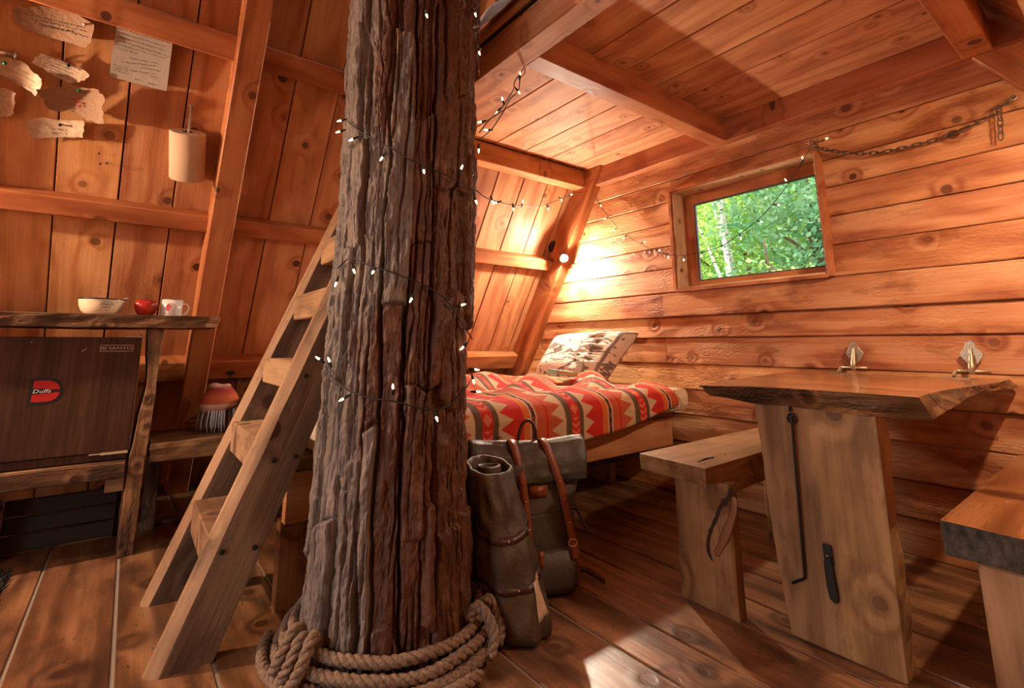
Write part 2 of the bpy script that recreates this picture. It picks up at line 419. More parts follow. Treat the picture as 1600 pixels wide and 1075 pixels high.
for i, (z0, z1) in enumerate(zip(LZ[:-1], LZ[1:])):
    y0, y1 = ylim(z0)[0] + 0.10, ylim(z1)[1] - 0.06
    low = i < 9
    tilt = [0.003, 0.005, 0.004, 0.006, 0.007, 0.006, 0.008, 0.004, 0.005, 0.002, 0.0015, 0.002, 0.001, 0.001][i]
    proud = [0, .002, -.001, .003, -.002, .004, .005, -.006, -.003, .001, 0, .001, 0, 0][i]
    spans = [(y0, y1)]
    if i == 7: spans = [(y0, 1.985), (1.985, y1)]
    elif i == 5: spans = [(y0, 1.99), (1.99, y1)]
    elif i == 3: spans = [(y0, 1.30), (1.30, y1)]
    zc = (z0+z1)/2
    if z1 > WZ0+0.02 and z0 < WZ1-0.02: spans = [(y0, WY0-0.012), (WY1+0.012, y1)]
    if z0 < WZ1 < z1: plank('wall_log', (XW+0.015, WY0-0.01, (WZ1+0.019+z1)/2), (XW+0.015, WY1+0.01, (WZ1+0.019+z1)/2), (0, 0, 1), z1-WZ1-0.021, 0.03, M['log'], wr, 0.003)
    for a, b in spans:
        xt, xb = XW + tilt*0.6 + proud, XW - tilt + proud
        p0 = Vector(((xt+xb)/2+0.015, a, zc)); p1 = Vector(((xt+xb)/2+0.015, b, zc))
        h = math.hypot(z1-z0, xt-xb) - (0.002 if low else 0.004)
        plank('wall_log', p0, p1, (xt-xb, 0, z1-z0), h, 0.03, M['log'], wr, 0.005 if low else 0.004, seg=max(1, int((b-a)/0.25)), warp=0.0025 if low else 0.0008)

# ------------------------------------------------------------------ REAR WALL behind the photographer, its unseen doorway added for daylight fill
DY0, DY1, DZ1 = 0.45, 1.45, 2.0
polr = lambda z0, z1, y0=None, y1=None: prism([(-1.95, (ylim(z0)[0] if y0 is None else y0), z0), (-1.95, (ylim(z0)[1] if y1 is None else y1), z0), (-1.95, (ylim(z1)[1] if y1 is None else y1), z1), (-1.95, (ylim(z1)[0] if y0 is None else y0), z1)], (0.05, 0, 0))
wb = structure(obj('wall_rear', merge(polr(DZ1, RIDGE), polr(-0.08, DZ1, None, DY0), polr(-0.08, DZ1, DY1, None)), M['gap']))
for i in range(15):
    z0 = i*0.155; z1 = z0+0.152; y0, y1 = ylim(z0)[0]+0.14, ylim(z1)[1]-0.08
    for a, b in ([(y0, DY0-0.05), (DY1+0.05, y1)] if z0 < DZ1 else [(y0, y1)]):
        plank('wall_board', (-1.885, a, (z0+z1)/2), (-1.885, b, (z0+z1)/2), (0, 0, 1), 0.152, 0.026, M['pine'], wb)
dr1 = structure(obj('fill_doorway', merge(box((-1.97, DY0-0.05, 0), (-1.86, DY0, DZ1+.05)), box((-1.97, DY1, 0), (-1.86, DY1+.05, DZ1+.05)), box((-1.97, DY0, DZ1), (-1.86, DY1, DZ1+.05))), M['beam']))
for nm, loc, rot, sx, sy in [('door_portal', (-1.90, (DY0+DY1)/2, DZ1/2), (0, -pi/2, 0), DZ1, DY1-DY0), ('window_portal', (2.99, (WY0+WY1)/2, (WZ0+WZ1)/2), (0, pi/2, 0), WZ1-WZ0, WY1-WY0)]:
    pl_ = bpy.data.lights.new(nm, 'AREA'); pl_.shape = 'RECTANGLE'; pl_.size = sx; pl_.size_y = sy; pl_.cycles.is_portal = True
    po_ = bpy.data.objects.new(nm, pl_); COL.objects.link(po_); po_.location = loc; po_.rotation_euler = rot

# ------------------------------------------------------------------ WINDOW
w1 = structure(obj('window_1', merge(box((2.835, WY0-0.022, WZ0-0.012), (3.0, WY0, WZ1+0.018)), box((2.835, WY1, WZ0-0.012), (3.0, WY1+0.018, WZ1+0.018)),
    box((2.835, WY0, WZ1), (3.0, WY1, WZ1+0.018)), box((2.835, WY0, WZ0-0.018), (3.0, WY1, WZ0))), M['beam']))
e = 0.0005
for nm, a, b in [('jamb', (2.852, WY1-0.014, WZ0+e), (2.963, WY1-e, WZ1-e)), ('jamb', (2.852, WY0+e, WZ0+e), (2.963, WY0+0.014, WZ1-e)), ('jamb', (2.852, WY0+0.015, WZ1-0.014), (2.963, WY1-0.015, WZ1-e)), ('sill', (2.850, WY0+0.015, WZ0+e), (2.963, WY1-0.015, WZ0+0.012))]:
    L = max(b[1]-a[1], b[2]-a[2]); c = [(q+r)/2 for q, r in zip(a, b)]
    if b[2]-a[2] > b[1]-a[1]: plank(nm, (c[0], c[1], a[2]), (c[0], c[1], b[2]), (1, 0, 0), b[0]-a[0], b[1]-a[1], M['jamb'], w1, 0.002)
    else: plank(nm, (c[0], a[1], c[2]), (c[0], b[1], c[2]), (1, 0, 0), b[0]-a[0], b[2]-a[2], M['jamb'], w1, 0.002)
gy0, gy1, gz0, gz1 = 1.035, 1.775, 1.325, 1.845
sy0, sy1, sz0, sz1 = WY0+0.001, WY1-0.001, WZ0+0.001, WZ1-0.001
for a, b, ax in [((2.965, sy0, sz0), (3.0, gy0, sz1), 2), ((2.965, gy1, sz0), (3.0, sy1, sz1), 2), ((2.965, gy0, gz1), (3.0, gy1, sz1), 1), ((2.965, gy0, sz0), (3.0, gy1, gz0), 1)]:
    c = [(q+r)/2 for q, r in zip(a, b)]
    if ax == 2: plank('sash_rail', (c[0], c[1], a[2]), (c[0], c[1], b[2]), (1, 0, 0), b[0]-a[0], b[1]-a[1], M['beam'], w1, 0.004)
    else: plank('sash_rail', (c[0], a[1], c[2]), (c[0], b[1], c[2]), (1, 0, 0), b[0]-a[0], b[2]-a[2], M['beam'], w1, 0.004)
gk = plain('gasket', (0.05, 0.05, 0.05), 0.5)
obj('glazing_strip', merge(box((2.972, gy0, gz0), (2.99, gy0+0.008, gz1)), box((2.972, gy1-0.008, gz0), (2.99, gy1, gz1)), box((2.972, gy0+0.008, gz1-0.008), (2.99, gy1-0.008, gz1)), box((2.972, gy0+0.008, gz0), (2.99, gy1-0.008, gz0+0.008))), gk, w1)
gm = Mat('window_glass'); tr = gm.node('ShaderNodeBsdfTransparent'); gl = gm.node('ShaderNodeBsdfGlossy'); gl.inputs['Roughness'].default_value = 0.03
fr = gm.node('ShaderNodeFresnel'); mx = gm.node('ShaderNodeMixShader')
gm.nt.links.new(fr.outputs[0], mx.inputs[0]); gm.nt.links.new(tr.outputs[0], mx.inputs[1]); gm.nt.links.new(gl.outputs[0], mx.inputs[2]); gm.nt.links.new(mx.outputs[0], gm.out.inputs[0])
obj('pane', box((2.979, gy0, gz0), (2.983, gy1, gz1)), gm.mat, w1)

# ------------------------------------------------------------------ CEILING (loft floor)
ce = structure(obj('ceiling', box((1.195, 0.30, 2.305), (2.90, 2.56, 2.315)), M['gap']))
CXs = [1.20, 1.42, 1.64, 1.885, 2.135, 2.375, 2.63, 2.885]
for a, b in zip(CXs[:-1], CXs[1:]):
    cuts = [0.28, random.uniform(0.9, 2.1), 2.56] if random.random() < 0.3 else [0.28, 2.56]
    for c, d in zip(cuts[:-1], cuts[1:]):
        plank('ceiling_board', ((a+b)/2, c+.001, 2.292), ((a+b)/2, d-.001, 2.292), (1, 0, 0), b-a-0.006, 0.026, M['pine_ceil'], ce, 0.003)
for y0, y1, x0 in [(2.578, 2.68, 1.30), (1.437, 1.535, 1.30), (0.27, 0.37, 1.30)]:
    plank('joist', (x0, (y0+y1)/2, 2.21), (2.812, (y0+y1)/2, 2.21), (0, 1, 0), y1-y0, 0.14, M['beam'], ce, 0.004)
plank('beam', (2.852, 0.10, 2.21), (2.852, 2.69, 2.21), (1, 0, 0), 0.08, 0.14, M['beam'], ce, 0.004)
plank('beam', (1.245, 0.16, 2.21), (1.245, 2.69, 2.21), (1, 0, 0), 0.11, 0.14, M['pine_ceil'], ce, 0.004)
plank('edge_board', (1.215, 0.20, 2.335), (1.215, 2.55, 2.335), (1, 0, 0), 0.06, 0.036, M['pine_ceil'], ce, 0.004)
plank('loft_rail', (1.24, 0.25, 2.395), (1.24, 2.50, 2.395), (1, 0, 0), 0.025, 0.08, M['beam'], ce, 0.004)

# ------------------------------------------------------------------ OUTSIDE: ground and trees seen through the window
gm_ = Mat('forest_floor'); gm_.set(gm_.ramp(gm_.noise(gm_.coord(), 1.5, 5), [(0.3, (0.07, 0.05, 0.035)), (0.7, (0.15, 0.11, 0.08))]), 0.9)
structure(obj('ground', (lambda v, f: ([(q[0], q[1], q[2]) for q in v], f))(*box((-14, -20, -0.95), (30, 26, -0.9))), gm_.mat))
def leafmat(name, a, b):
    m = Mat(name); n = m.noise(m.coord(), 2.3, 3); c = m.ramp(n, [(0.3, a), (0.7, b)])
    d = m.node('ShaderNodeBsdfDiffuse'); t = m.node('ShaderNodeBsdfTranslucent'); mxs = m.node('ShaderNodeMixShader'); mxs.inputs[0].default_value = 0.5
    m.put(d.inputs[0], c); m.put(t.inputs[0], c)
    m.nt.links.new(d.outputs[0], mxs.inputs[1]); m.nt.links.new(t.outputs[0], mxs.inputs[2]); m.nt.links.new(mxs.outputs[0], m.out.inputs[0]); return m.mat
LM = [leafmat('leaf_spring', (0.22, 0.46, 0.08), (0.58, 0.74, 0.24)), leafmat('leaf_fir', (0.10, 0.30, 0.14), (0.32, 0.56, 0.32)), leafmat('leaf_mid', (0.18, 0.42, 0.10), (0.48, 0.66, 0.28))]
bm_ = Mat('birch_bark'); nb = bm_.noise(bm_.vm('MULTIPLY', bm_.coord(), (3.0, 3.0, 14.0)), 2.0, 4)
birch = bm_.set(bm_.ramp(nb, [(0.36, (0.10, 0.09, 0.08)), (0.46, (0.75, 0.74, 0.70)), (1.0, (0.85, 0.84, 0.82))]), 0.7)
brown = plain('trunk_brown', (0.12, 0.08, 0.05), 0.9)
def tree(label, base, h, crown, n, lm, tr, trm, lsz, cz=None):
    e_ = empty('forest_tree', base, label, 'tree', 'trees outside the window')
    b = Vector(base); top = b + Vector((random.uniform(-.3, .3), random.uniform(-.3, .3), h))
    pts = catmull([b, b*0.66+top*0.34+Vector((.06, -.08, 0)), b*0.33+top*0.67, top], 6)
    obj('trunk', tube(pts, [tr*(1-0.8*i/(len(pts)-1)) for i in range(len(pts))], 8), trm, e_, smooth=True)
    c = b + Vector((0, 0, cz if cz else h*0.62)); rx, rz = crown
    cl = RNG.normal(size=(max(12, n//60), 3)); cl /= np.linalg.norm(cl, axis=1)[:, None]; cl *= RNG.random((len(cl), 1))**0.4
    ci = RNG.integers(0, len(cl), n)
    P = cl[ci]*np.array([rx, rx, rz]) + RNG.normal(size=(n, 3))*np.array([0.22, 0.22, 0.12]) + np.array(c)
    A = RNG.normal(size=(n, 3)); A[:, 2] *= 0.5; A /= np.linalg.norm(A, axis=1)[:, None]
    B = np.cross(A, RNG.normal(size=(n, 3))); B /= np.linalg.norm(B, axis=1)[:, None]
    s = lsz*(0.6+0.8*RNG.random((n, 1)))
    V = np.stack([P, P+A*s*.5+B*s*.32, P+A*s, P+A*s*.5-B*s*.32], 1).reshape(-1, 3)
    F_ = np.arange(4*n).reshape(n, 4)
    o = obj('foliage', (V, F_.tolist()), lm, e_); o['kind'] = 'stuff'
    # branches
    bv = []
    for k in range(10):
        q = pts[int(len(pts)*(0.35+0.06*k)) % len(pts)]; t = Vector(cl[k % len(cl)])*0.9; t = Vector((t.x*rx, t.y*rx, t.z*rz)) + c
        bv.append(tube([q, q*0.5+t*0.5+Vector((0, 0, .1)), t], [tr*.3, tr*.2, tr*.06], 5))
    obj('branches', merge(*bv), trm, e_)
def ob(px, X): p = onx(px, 400, X); return (X, p.y, -0.92)
tree('slim white birch with a bare leaning trunk beyond the window', ob(1128, 6.4), 6.5, (0.9, 1.6), 3500, LM[0], 0.10, birch, 0.08, 5.0)
tree('young leafy tree with bright yellow green leaves', ob(1185, 7.6), 5.5, (1.2, 2.1), 13000, LM[0], 0.07, brown, 0.085, 3.2)
tree('dark blue green fir behind the right of the pane', ob(1290, 6.6), 6.0, (1.0, 2.2), 14000, LM[1], 0.10, brown, 0.07, 3.0)
tree('mid green bushy tree low below the birch', ob(1080, 7.4), 4.2, (1.2, 1.6), 11000, LM[2], 0.08, brown, 0.08, 2.2)
tree('broad far tree with soft green crown', ob(1220, 12.0), 8.0, (2.4, 2.6), 14000, LM[2], 0.15, brown, 0.13, 3.6)
tree('tall far tree with pale crown behind the birch', ob(1100, 12.5), 9.0, (2.3, 3.0), 14000, LM[0], 0.15, brown, 0.13, 4.4)
tree('low green sapling close to the window sill', ob(1240, 5.2), 2.9, (0.8, 0.8), 5000, LM[2], 0.04, brown, 0.06, 1.75)

# ------------------------------------------------------------------ TREE TRUNK through the cabin
TC = [(0.762, 1.615, -0.03), (0.768, 1.615, 0.4), (0.776, 1.615, 0.9), (0.788, 1.61, 1.4), (0.795, 1.61, 2.0), (0.80, 1.61, 3.7)]
TR_ = [0.272, 0.258, 0.250, 0.243, 0.240, 0.225]
def tcen(z):
    for (a, b), (ra_, rb_) in zip(zip(TC[:-1], TC[1:]), zip(TR_[:-1], TR_[1:])):
        if z <= b[2]:
            t = max(0, (z-a[2])/(b[2]-a[2])); return a[0]+(b[0]-a[0])*t, a[1]+(b[1]-a[1])*t, ra_+(rb_-ra_)*t
    return TC[-1][0], TC[-1][1], TR_[-1]
def vnoise(th, z, fth, fz, seed):
    """smooth value noise, periodic in theta with fth cells round"""
    r = np.random.default_rng(seed); g = r.random((fth, 400))
    a = th/(2*pi)*fth; b = z*fz + 3
    ia = np.floor(a).astype(int); ib = np.floor(b).astype(int); fa = a-ia; fb = b-ib
    fa = fa*fa*(3-2*fa); fb = fb*fb*(3-2*fb); ia0 = ia % fth; ia1 = (ia+1) % fth; ib0 = ib % 400; ib1 = (ib+1) % 400
    return (g[ia0, ib0]*(1-fa)+g[ia1, ib0]*fa)*(1-fb) + (g[ia0, ib1]*(1-fa)+g[ia1, ib1]*fa)*fb
def trunk():
    NT, NZ = 560, 560
    zs = np.concatenate([np.linspace(-0.03, 2.45, NZ-60), np.linspace(2.46, 3.0, 60)])
    th, zz = np.meshgrid(np.linspace(0, 2*pi, NT, endpoint=False), zs)
    wob = (vnoise(th, zz, 9, 0.9, 1)-.5)*0.16 + (vnoise(th, zz, 24, 6, 2)-.5)*0.07 + (vnoise(th, zz, 60, 22, 13)-.5)*0.03
    tw = (th + wob + zz*0.03) % (2*pi)
    H = np.zeros_like(th); rr = np.random.default_rng(5)
    plate = np.zeros_like(th)
    gp = rr.gamma(2.2, 1.0, 30)+.35; cent = np.cumsum(gp)/gp.sum()*2*pi - .01
    for i, c in enumerate(cent):
        d = np.abs((tw-c+pi) % (2*pi)-pi)
        on = np.clip((vnoise(th*0+c, zz, 7, 1.4, 20+i)-.28)*3.0, 0, 1)
        w = 0.017 + 0.030*vnoise(th*0+c, zz, 5, 3.0, 60+i)
        H -= 0.052*on*np.clip(1-d/w, 0, 1)**0.8
    c2 = rr.random(90)*2*pi
    wob2 = (vnoise(th, zz, 14, 1.6, 3)-.5)*0.14 + (vnoise(th, zz, 50, 14, 4)-.5)*0.05
    t2 = (th + wob2) % (2*pi)
    for i, c in enumerate(c2):
        d = np.abs((t2-c+pi) % (2*pi)-pi)
        on = np.clip((vnoise(th*0+c, zz, 7, 2.4, 120+i)-.44)*5.0, 0, 1)
        H -= 0.020*on*np.clip(1-d/0.017, 0, 1)
    # plate steps: each long bark plate sits at its own height
    idx = np.searchsorted(cent, tw.ravel()).reshape(tw.shape) % 30
    brk = (zz*(1.9+1.2*np.sin(idx*7.3)) + idx*0.37 + (vnoise(th, zz, 30, 8, 6)-.5)*0.16)
    seg_ = np.floor(brk); fr_ = brk - seg_
    hsh = np.modf(np.sin(idx*12.9898+seg_*78.233)*43758.5453)[0]
    H += 0.017*hsh; H -= 0.016*np.clip(1-fr_/0.022, 0, 1)*(hsh > -.3)
    H += (vnoise(th, zz, 40, 5, 7)-.5)*0.014 + (vnoise(th, zz, 110, 18, 8)-.5)*0.012 + (vnoise(th, zz, 260, 70, 9)-.5)*0.006
    cx = np.interp(zs, [c[2] for c in TC], [c[0] for c in TC])[:, None]; cy = np.interp(zs, [c[2] for c in TC], [c[1] for c in TC])[:, None]
    R = np.interp(zs, [c[2] for c in TC], TR_)[:, None] + H + (vnoise(th, zz, 5, 0.8, 11)-.5)*0.03
    V = np.stack([cx+R*np.cos(th), cy+R*np.sin(th), zz], 2).reshape(-1, 3)
    i, j = np.meshgrid(np.arange(NZ-1), np.arange(NT), indexing='ij')
    F_ = np.stack([i*NT+j, i*NT+(j+1) % NT, (i+1)*NT+(j+1) % NT, (i+1)*NT+j], 2).reshape(-1, 4)
    deg = np.degrees(th)
    wv = (vnoise(th, zz, 18, 2.2, 31)-.5)*46 + (hsh-.5)*22
    grey = np.clip((243-deg+wv)/6, 0, 1)*np.clip((deg-90+wv)/10, 0, 1)  # bark is grey on one side of the trunk, red brown on the other
    return V, F_, grey.ravel()
V, F_, grey = trunk()
tm = Mat('trunk_bark'); at = tm.node('ShaderNodeAttribute', attribute_name='grey_side'); g_ = S(tm, at.outputs['Fac'])
P_ = tm.coord(); sx_, sy_, sz_ = tm.sep(P_); n1 = tm.noise(tm.vec(sx_*9.0, sy_*9.0, sz_*2.2), 2.0, 5, 0.6); n2 = tm.noise(tm.vec(sx_*30.0, sy_*30.0, sz_*5.0), 2.0, 4, 0.6); n3 = tm.noise(P_, 14.0, 3)
cg = tm.ramp(n1*0.6+n2*0.4, [(0.25, (0.068, 0.052, 0.042)), (0.5, (0.165, 0.130, 0.106)), (0.75, (0.28, 0.225, 0.185))])
cb = tm.ramp(n1*0.5+n2*0.5, [(0.25, (0.040, 0.014, 0.006)), (0.5, (0.095, 0.034, 0.014)), (0.75, (0.20, 0.075, 0.030))])
cb = tm.mix(tm.mapr(n3, 0.62, 0.72)*0.6, cb, (0.24, 0.12, 0.06))
tm.bump(n2+n3*.5, 0.8, 0.015); tm.set(tm.mix(g_, cb, cg), 0.6)
trk = empty('tree_trunk', (0.762, 1.615, 0), 'massive rough barked tree trunk rising through the cabin floor and loft', 'tree trunk')
bk = obj('bark', (V, F_.tolist()), tm.mat, trk, smooth=True)
al = bk.data.attributes.new('grey_side', 'FLOAT', 'POINT'); al.data.foreach_set('value', grey.astype(np.float32))
def oncyl(x, y, extra=0.012):
    d = ray(x, y); best = None
    z = 1.0
    for it in range(12):
        cx, cy, r = tcen(z); r += extra
        a = d.x*d.x+d.y*d.y; b = -2*(d.x*cx+d.y*cy); c = cx*cx+cy*cy-r*r
        D = b*b-4*a*c; t = (-b-math.sqrt(D))/(2*a) if D > 0 else -b/(2*a)
        z = CAM.z + d.z*t
    return CAM + d*t

# ------------------------------------------------------------------ ROPE round the foot of the trunk
rm = Mat('rope_fibre'); rv = rm.noise(rm.coord(), 120.0, 3); rm.bump(rv, 0.6, 0.004)
ropem = rm.set(rm.ramp(rv, [(0.3, (0.12, 0.072, 0.042)), (0.7, (0.30, 0.205, 0.135))]), 0.85)
def rope(path, r=0.0165, twist=0.075):
    path = [Vector(p) for p in path]; out = []
    L = [0.0]
    for a, b in zip(path[:-1], path[1:]): L.append(L[-1]+(b-a).length)
    fr_, prev = [], None
    for i in range(len(path)):
        t = (path[min(i+1, len(path)-1)]-path[max(i-1, 0)]).normalized()
        u = t.cross(Vector((0, 0, 1))).normalized() if prev is None else (prev-t*prev.dot(t)).normalized()
        prev = u; fr_.append((u, t.cross(u)))
    for s in range(3):
        pp = []
        for p, l, (u, w) in zip(path, L, fr_):
            a = 2*pi*(l/twist + s/3); pp.append(p + (u*math.cos(a)+w*math.sin(a))*r*0.52)
        out.append(tube(pp, r*0.56, 7))
    return merge(*out)
def ring(a0, a1, r0, r1, z0, z1, n, wob=0.01, seed=0):
    pts = []
    for i in range(n+1):
        t = i/n; a = a0+(a1-a0)*t; r = r0+(r1-r0)*t + wob*noise.noise(Vector((a*1.3, seed, 0))); z = z0+(z1-z0)*t + wob*0.8*noise.noise(Vector((a*1.7, seed+5, 0)))
        pts.append((0.765+r*math.cos(a), 1.615+r*math.sin(a), max(z, 0.022)))
    return pts
rp = empty('rope_coil', (0.765, 1.615, 0), 'thick twisted hemp rope coiled round the foot of the tree', 'rope')
rings = [ring(0.3, 0.3+2*pi, 0.292, 0.292, 0.105, 0.075, 130, 0.012, 1), ring(0.3, 0.3+2*pi, 0.318, 0.320, 0.062, 0.052, 130, 0.012, 2), ring(0.4, 0.4+2*pi, 0.302, 0.300, 0.030, 0.030, 130, 0.008, 3),
         ring(0.2, 0.2+2*pi, 0.336, 0.336, 0.030, 0.024, 130, 0.014, 4), ring(0.0, 2*pi, 0.340, 0.338, 0.022, 0.022, 130, 0.008, 5), ring(2.6, 5.0, 0.375, 0.372, 0.022, 0.022, 60, 0.010, 6)]
for q in rings: obj('wrap', rope(q), ropem, rp, smooth=True)
def loopy(a, rads, zs_, n=46):
    ctr = [Vector((0.765+r*math.cos(a+da), 1.615+r*math.sin(a+da), z)) for (r, da), z in zip(rads, zs_)]
    return catmull(ctr, 9)
for k, a in enumerate([math.radians(330), math.radians(322), math.radians(312), math.radians(300), math.radians(186), math.radians(194), math.radians(201)]):
    pts = loopy(a, [(0.285, 0), (0.30, .03), (0.325, .05), (0.352, .06), (0.362, .02), (0.358, -.05)], [0.10, 0.135-0.01*(k % 3), 0.125, 0.085, 0.05, 0.024])
    obj('loop', rope(pts, 0.016), ropem, rp, smooth=True)

# ------------------------------------------------------------------ LADDER
lad = empty('ladder', (0.3, 2.05, 0), 'steep wooden loft ladder with plank sides and block treads behind the trunk', 'ladder')
def stringer(y0, y1):
    fx = lambda z: 0.120+0.402*z
    ztop = 2.30
    # local x along the stringer for the grain; front faces and waney corner are paler, lamplight painted into their wood colour
    ax = Vector((0.402, 0, 1)).normalized(); R = frame(ax, (1, 0, -0.402)).to_4x4(); R.translation = Vector((fx(1.1)+.08, (y0+y1)/2, 1.1))
    Ri = R.inverted(); rings_ = []; nz = 40
    for k in range(nz+1):
        z = ztop*k/nz; w1 = 0.032+0.006*noise.noise(Vector((z*5, y0*7, 1))); w2 = 0.028+0.005*noise.noise(Vector((z*6, y0*7, 4)))
        if y0 > 2: w1, w2 = w1*.75, w2*.8
        x = fx(z); rings_.append([Ri @ Vector(p) for p in [(x, y1, z), (x, y0+w2, z), (x+w1, y0, z), (x+0.168, y0, z), (x+0.168, y1, z)]])
    v, f = loft(rings_)
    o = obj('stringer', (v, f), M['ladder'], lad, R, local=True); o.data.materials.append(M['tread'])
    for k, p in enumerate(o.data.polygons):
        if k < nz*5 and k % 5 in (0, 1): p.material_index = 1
    return o
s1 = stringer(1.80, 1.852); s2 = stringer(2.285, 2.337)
for px, py in [(428, 719), (462, 713), (347, 862), (398, 855), (478, 587), (500, 700)]:
    p = ony(px, py, 1.798); obj('bolt', xf(lathe([(0.0001, 0), (0.008, 0.001), (0.0085, 0.004), (0.0001, 0.0055)], 10), Matrix.Translation(p) @ Matrix.Rotation(pi/2, 4, 'X')), M['nail'], lad)
for z, t in [(0.337, 0.115), (0.615, 0.115), (0.865, 0.10), (1.135, 0.107), (1.395, 0.11), (1.66, 0.11), (1.92, 0.11), (2.17, 0.11)]:
    x0 = 0.120+0.402*z - 0.004
    plank('tread', (x0+0.075, 1.853, z-t/2), (x0+0.075, 2.284, z-t/2), (1, 0, 0), 0.15, t, M['tread'], lad, 0.005)

# ------------------------------------------------------------------ BED
bed = empty('bed_frame', (1.65, 2.6, 0), 'built in plank bed frame along the sloping wall', 'bed')
plank('side_board', (0.50, 1.953, 0.38), (2.80, 1.953, 0.38), (0, 0, 1), 0.17, 0.045, M['pine'], bed, 0.004)
plank('side_board', (0.60, 2.15, 0.25), (2.80, 2.15, 0.25), (0, 0, 1), 0.10, 0.04, M['old'], bed, 0.004)
for k in range(9):
    plank('deck_board', (0.52, 2.02+k*0.155, 0.487), (2.84, 2.02+k*0.155, 0.487), (0, 1, 0), 0.148, 0.04, M['bench'], bed, 0.003)
plank('foot_panel', (0.62, 2.0, 0.0), (0.62, 2.0, 0.295), (1, 0, 0), 0.25, 0.05, M['bench'], bed, 0.004)
plank('foot_panel', (0.62, 3.2, 0.0), (0.62, 3.2, 0.465), (1, 0, 0), 0.25, 0.05, M['bench'], bed, 0.004)
plank('foot_panel', (2.72, 2.45, 0.0), (2.72, 2.45, 0.465), (0, 1, 0), 0.20, 0.05, M['bench'], bed, 0.004)
cm_ = Mat('mattress_cloth'); cn = cm_.noise(cm_.vm('MULTIPLY', cm_.coord(), (2.0, 9.0, 9.0)), 3.0, 4); cm_.bump(cn, 0.9, 0.02)
mm = cm_.set(cm_.ramp(cn, [(0.3, (0.66, 0.55, 0.40)), (0.7, (0.76, 0.66, 0.50))]), 0.85)
def soft(a, b, r, n=(24, 16), nz=7, e=4.0, wr=0.006, seed=0):
    """soft rounded block from superellipse slices"""
    c = [(p+q)/2 for p, q in zip(a, b)]; hx, hy, hz = [(q-p)/2 for p, q in zip(a, b)]
    rings_ = []; cr = 0.07
    for k in range(nz*2+1):
        t = -1+2*k/(nz*2); ins = r*(1-math.sqrt(max(0, 1-abs(t)**3)))
        ex, ey = hx-ins, hy-ins; q = []
        for sx, sy, a0 in ((1, 1, 0), (-1, 1, pi/2), (-1, -1, pi), (1, -1, 1.5*pi)):
            q += [(c[0]+sx*(ex-cr)+cr*math.cos(a0+pi/2*m/6), c[1]+sy*(ey-cr)+cr*math.sin(a0+pi/2*m/6)) for m in range(7)]
        rg = []
        for (xa, ya), (xb, yb) in zip(q, q[1:]+q[:1]):
            nn = max(1, int(math.hypot(xb-xa, yb-ya)/0.06)); nn = 36 if nn > 30 else (22 if nn > 15 else 1)
            rg += [(xa+(xb-xa)*m/nn, ya+(yb-ya)*m/nn, c[2]+hz*t) for m in range(nn)]
        rings_.append(rg)
    v, f = loft(rings_); return jit(v, wr, 9.0, seed), f
mv_, mf_ = soft((0.58, 1.806, 0.515), (2.848, 3.36, 0.652), 0.035)
for i_, q_ in enumerate(mv_):
    cx_, cy_, r_t = tcen(q_[2]); dd_ = (r_t+0.015)**2-(q_[0]-cx_)**2
    if dd_ > 0: mv_[i_] = Vector((q_[0], max(q_[1], cy_+math.sqrt(dd_)), q_[2]))
mat_ = tag(obj('mattress', (mv_, mf_), mm, smooth=True), 'cream covered mattress on the plank bed', 'mattress')

# blanket
bl = Mat('woven_blanket'); u_, v_, _ = bl.sep(bl.uv())
uu = u_.f('FRACT'); tri = (v_/0.075).f('FRACT'); tri = ((tri*2.0) - 1.0).f('ABSOLUTE')
fz = bl.noise(bl.coord(), 90.0, 2)*0.012 - 0.006
uu = uu + fz
RED, ORA, TER, CRE, OLI, DRK, SAL = (0.50, 0.018, 0.010), (0.56, 0.13, 0.022), (0.46, 0.085, 0.030), (0.52, 0.37, 0.23), (0.11, 0.062, 0.028), (0.035, 0.022, 0.014), (0.60, 0.15, 0.075)
def band(c, a, b, col): return bl.mix(uu.gt(a)*uu.lt(b), c, col)
c_ = bl.mix(1.0, OLI, OLI)
c_ = band(c_, 0.075, 0.19, RED)
du = (uu-0.132).f('ABSOLUTE'); che = ((v_/0.034) - du*9.0).f('FRACT').lt(0.42); seg_m = (v_/0.21).f('FRACT')
c_ = bl.mix(che*seg_m.lt(0.55)*du.lt(0.05), c_, SAL)
dia = (du*1.0 + ((seg_m-0.77).f('ABSOLUTE'))*0.30).lt(0.045); c_ = bl.mix(dia, c_, SAL)
c_ = bl.mix(uu.gt(0.245), c_, CRE)
c_ = bl.mix(uu.gt(0.27 + tri*0.13), c_, RED)
c_ = bl.mix(uu.gt(0.515), c_, ORA); c_ = bl.mix(uu.gt(0.585), c_, CRE); c_ = bl.mix(uu.gt(0.603), c_, DRK)
c_ = bl.mix(uu.gt(0.612)*uu.lt(0.633)*((v_/0.05).f('FRACT').gt(0.5)), c_, (0.30, 0.02, 0.012))
c_ = bl.mix(uu.gt(0.642), c_, CRE); c_ = bl.mix(uu.gt(0.662), c_, TER)
c_ = bl.mix(uu.gt(0.765)*uu.lt(0.795), c_, RED)
c_ = bl.mix(uu.gt(0.96 - tri*0.11), c_, OLI)
c_ = bl.mix(uu.gt(0.965 - tri*0.14), c_, CRE)
c_ = bl.mix(uu.gt(0.965 - tri*0.14)*uu.lt(0.80), c_, TER)
fuz = bl.noise(bl.coord(), 300.0, 2); c_ = bl.hsv(c_, 0.5, 1.0, 0.85+fuz*0.3)
topz = bl.coord(); bl.bump(fuz, 0.5, 0.004)
bmat = bl.set(c_, 0.95)
NU, NVv = 190, 150
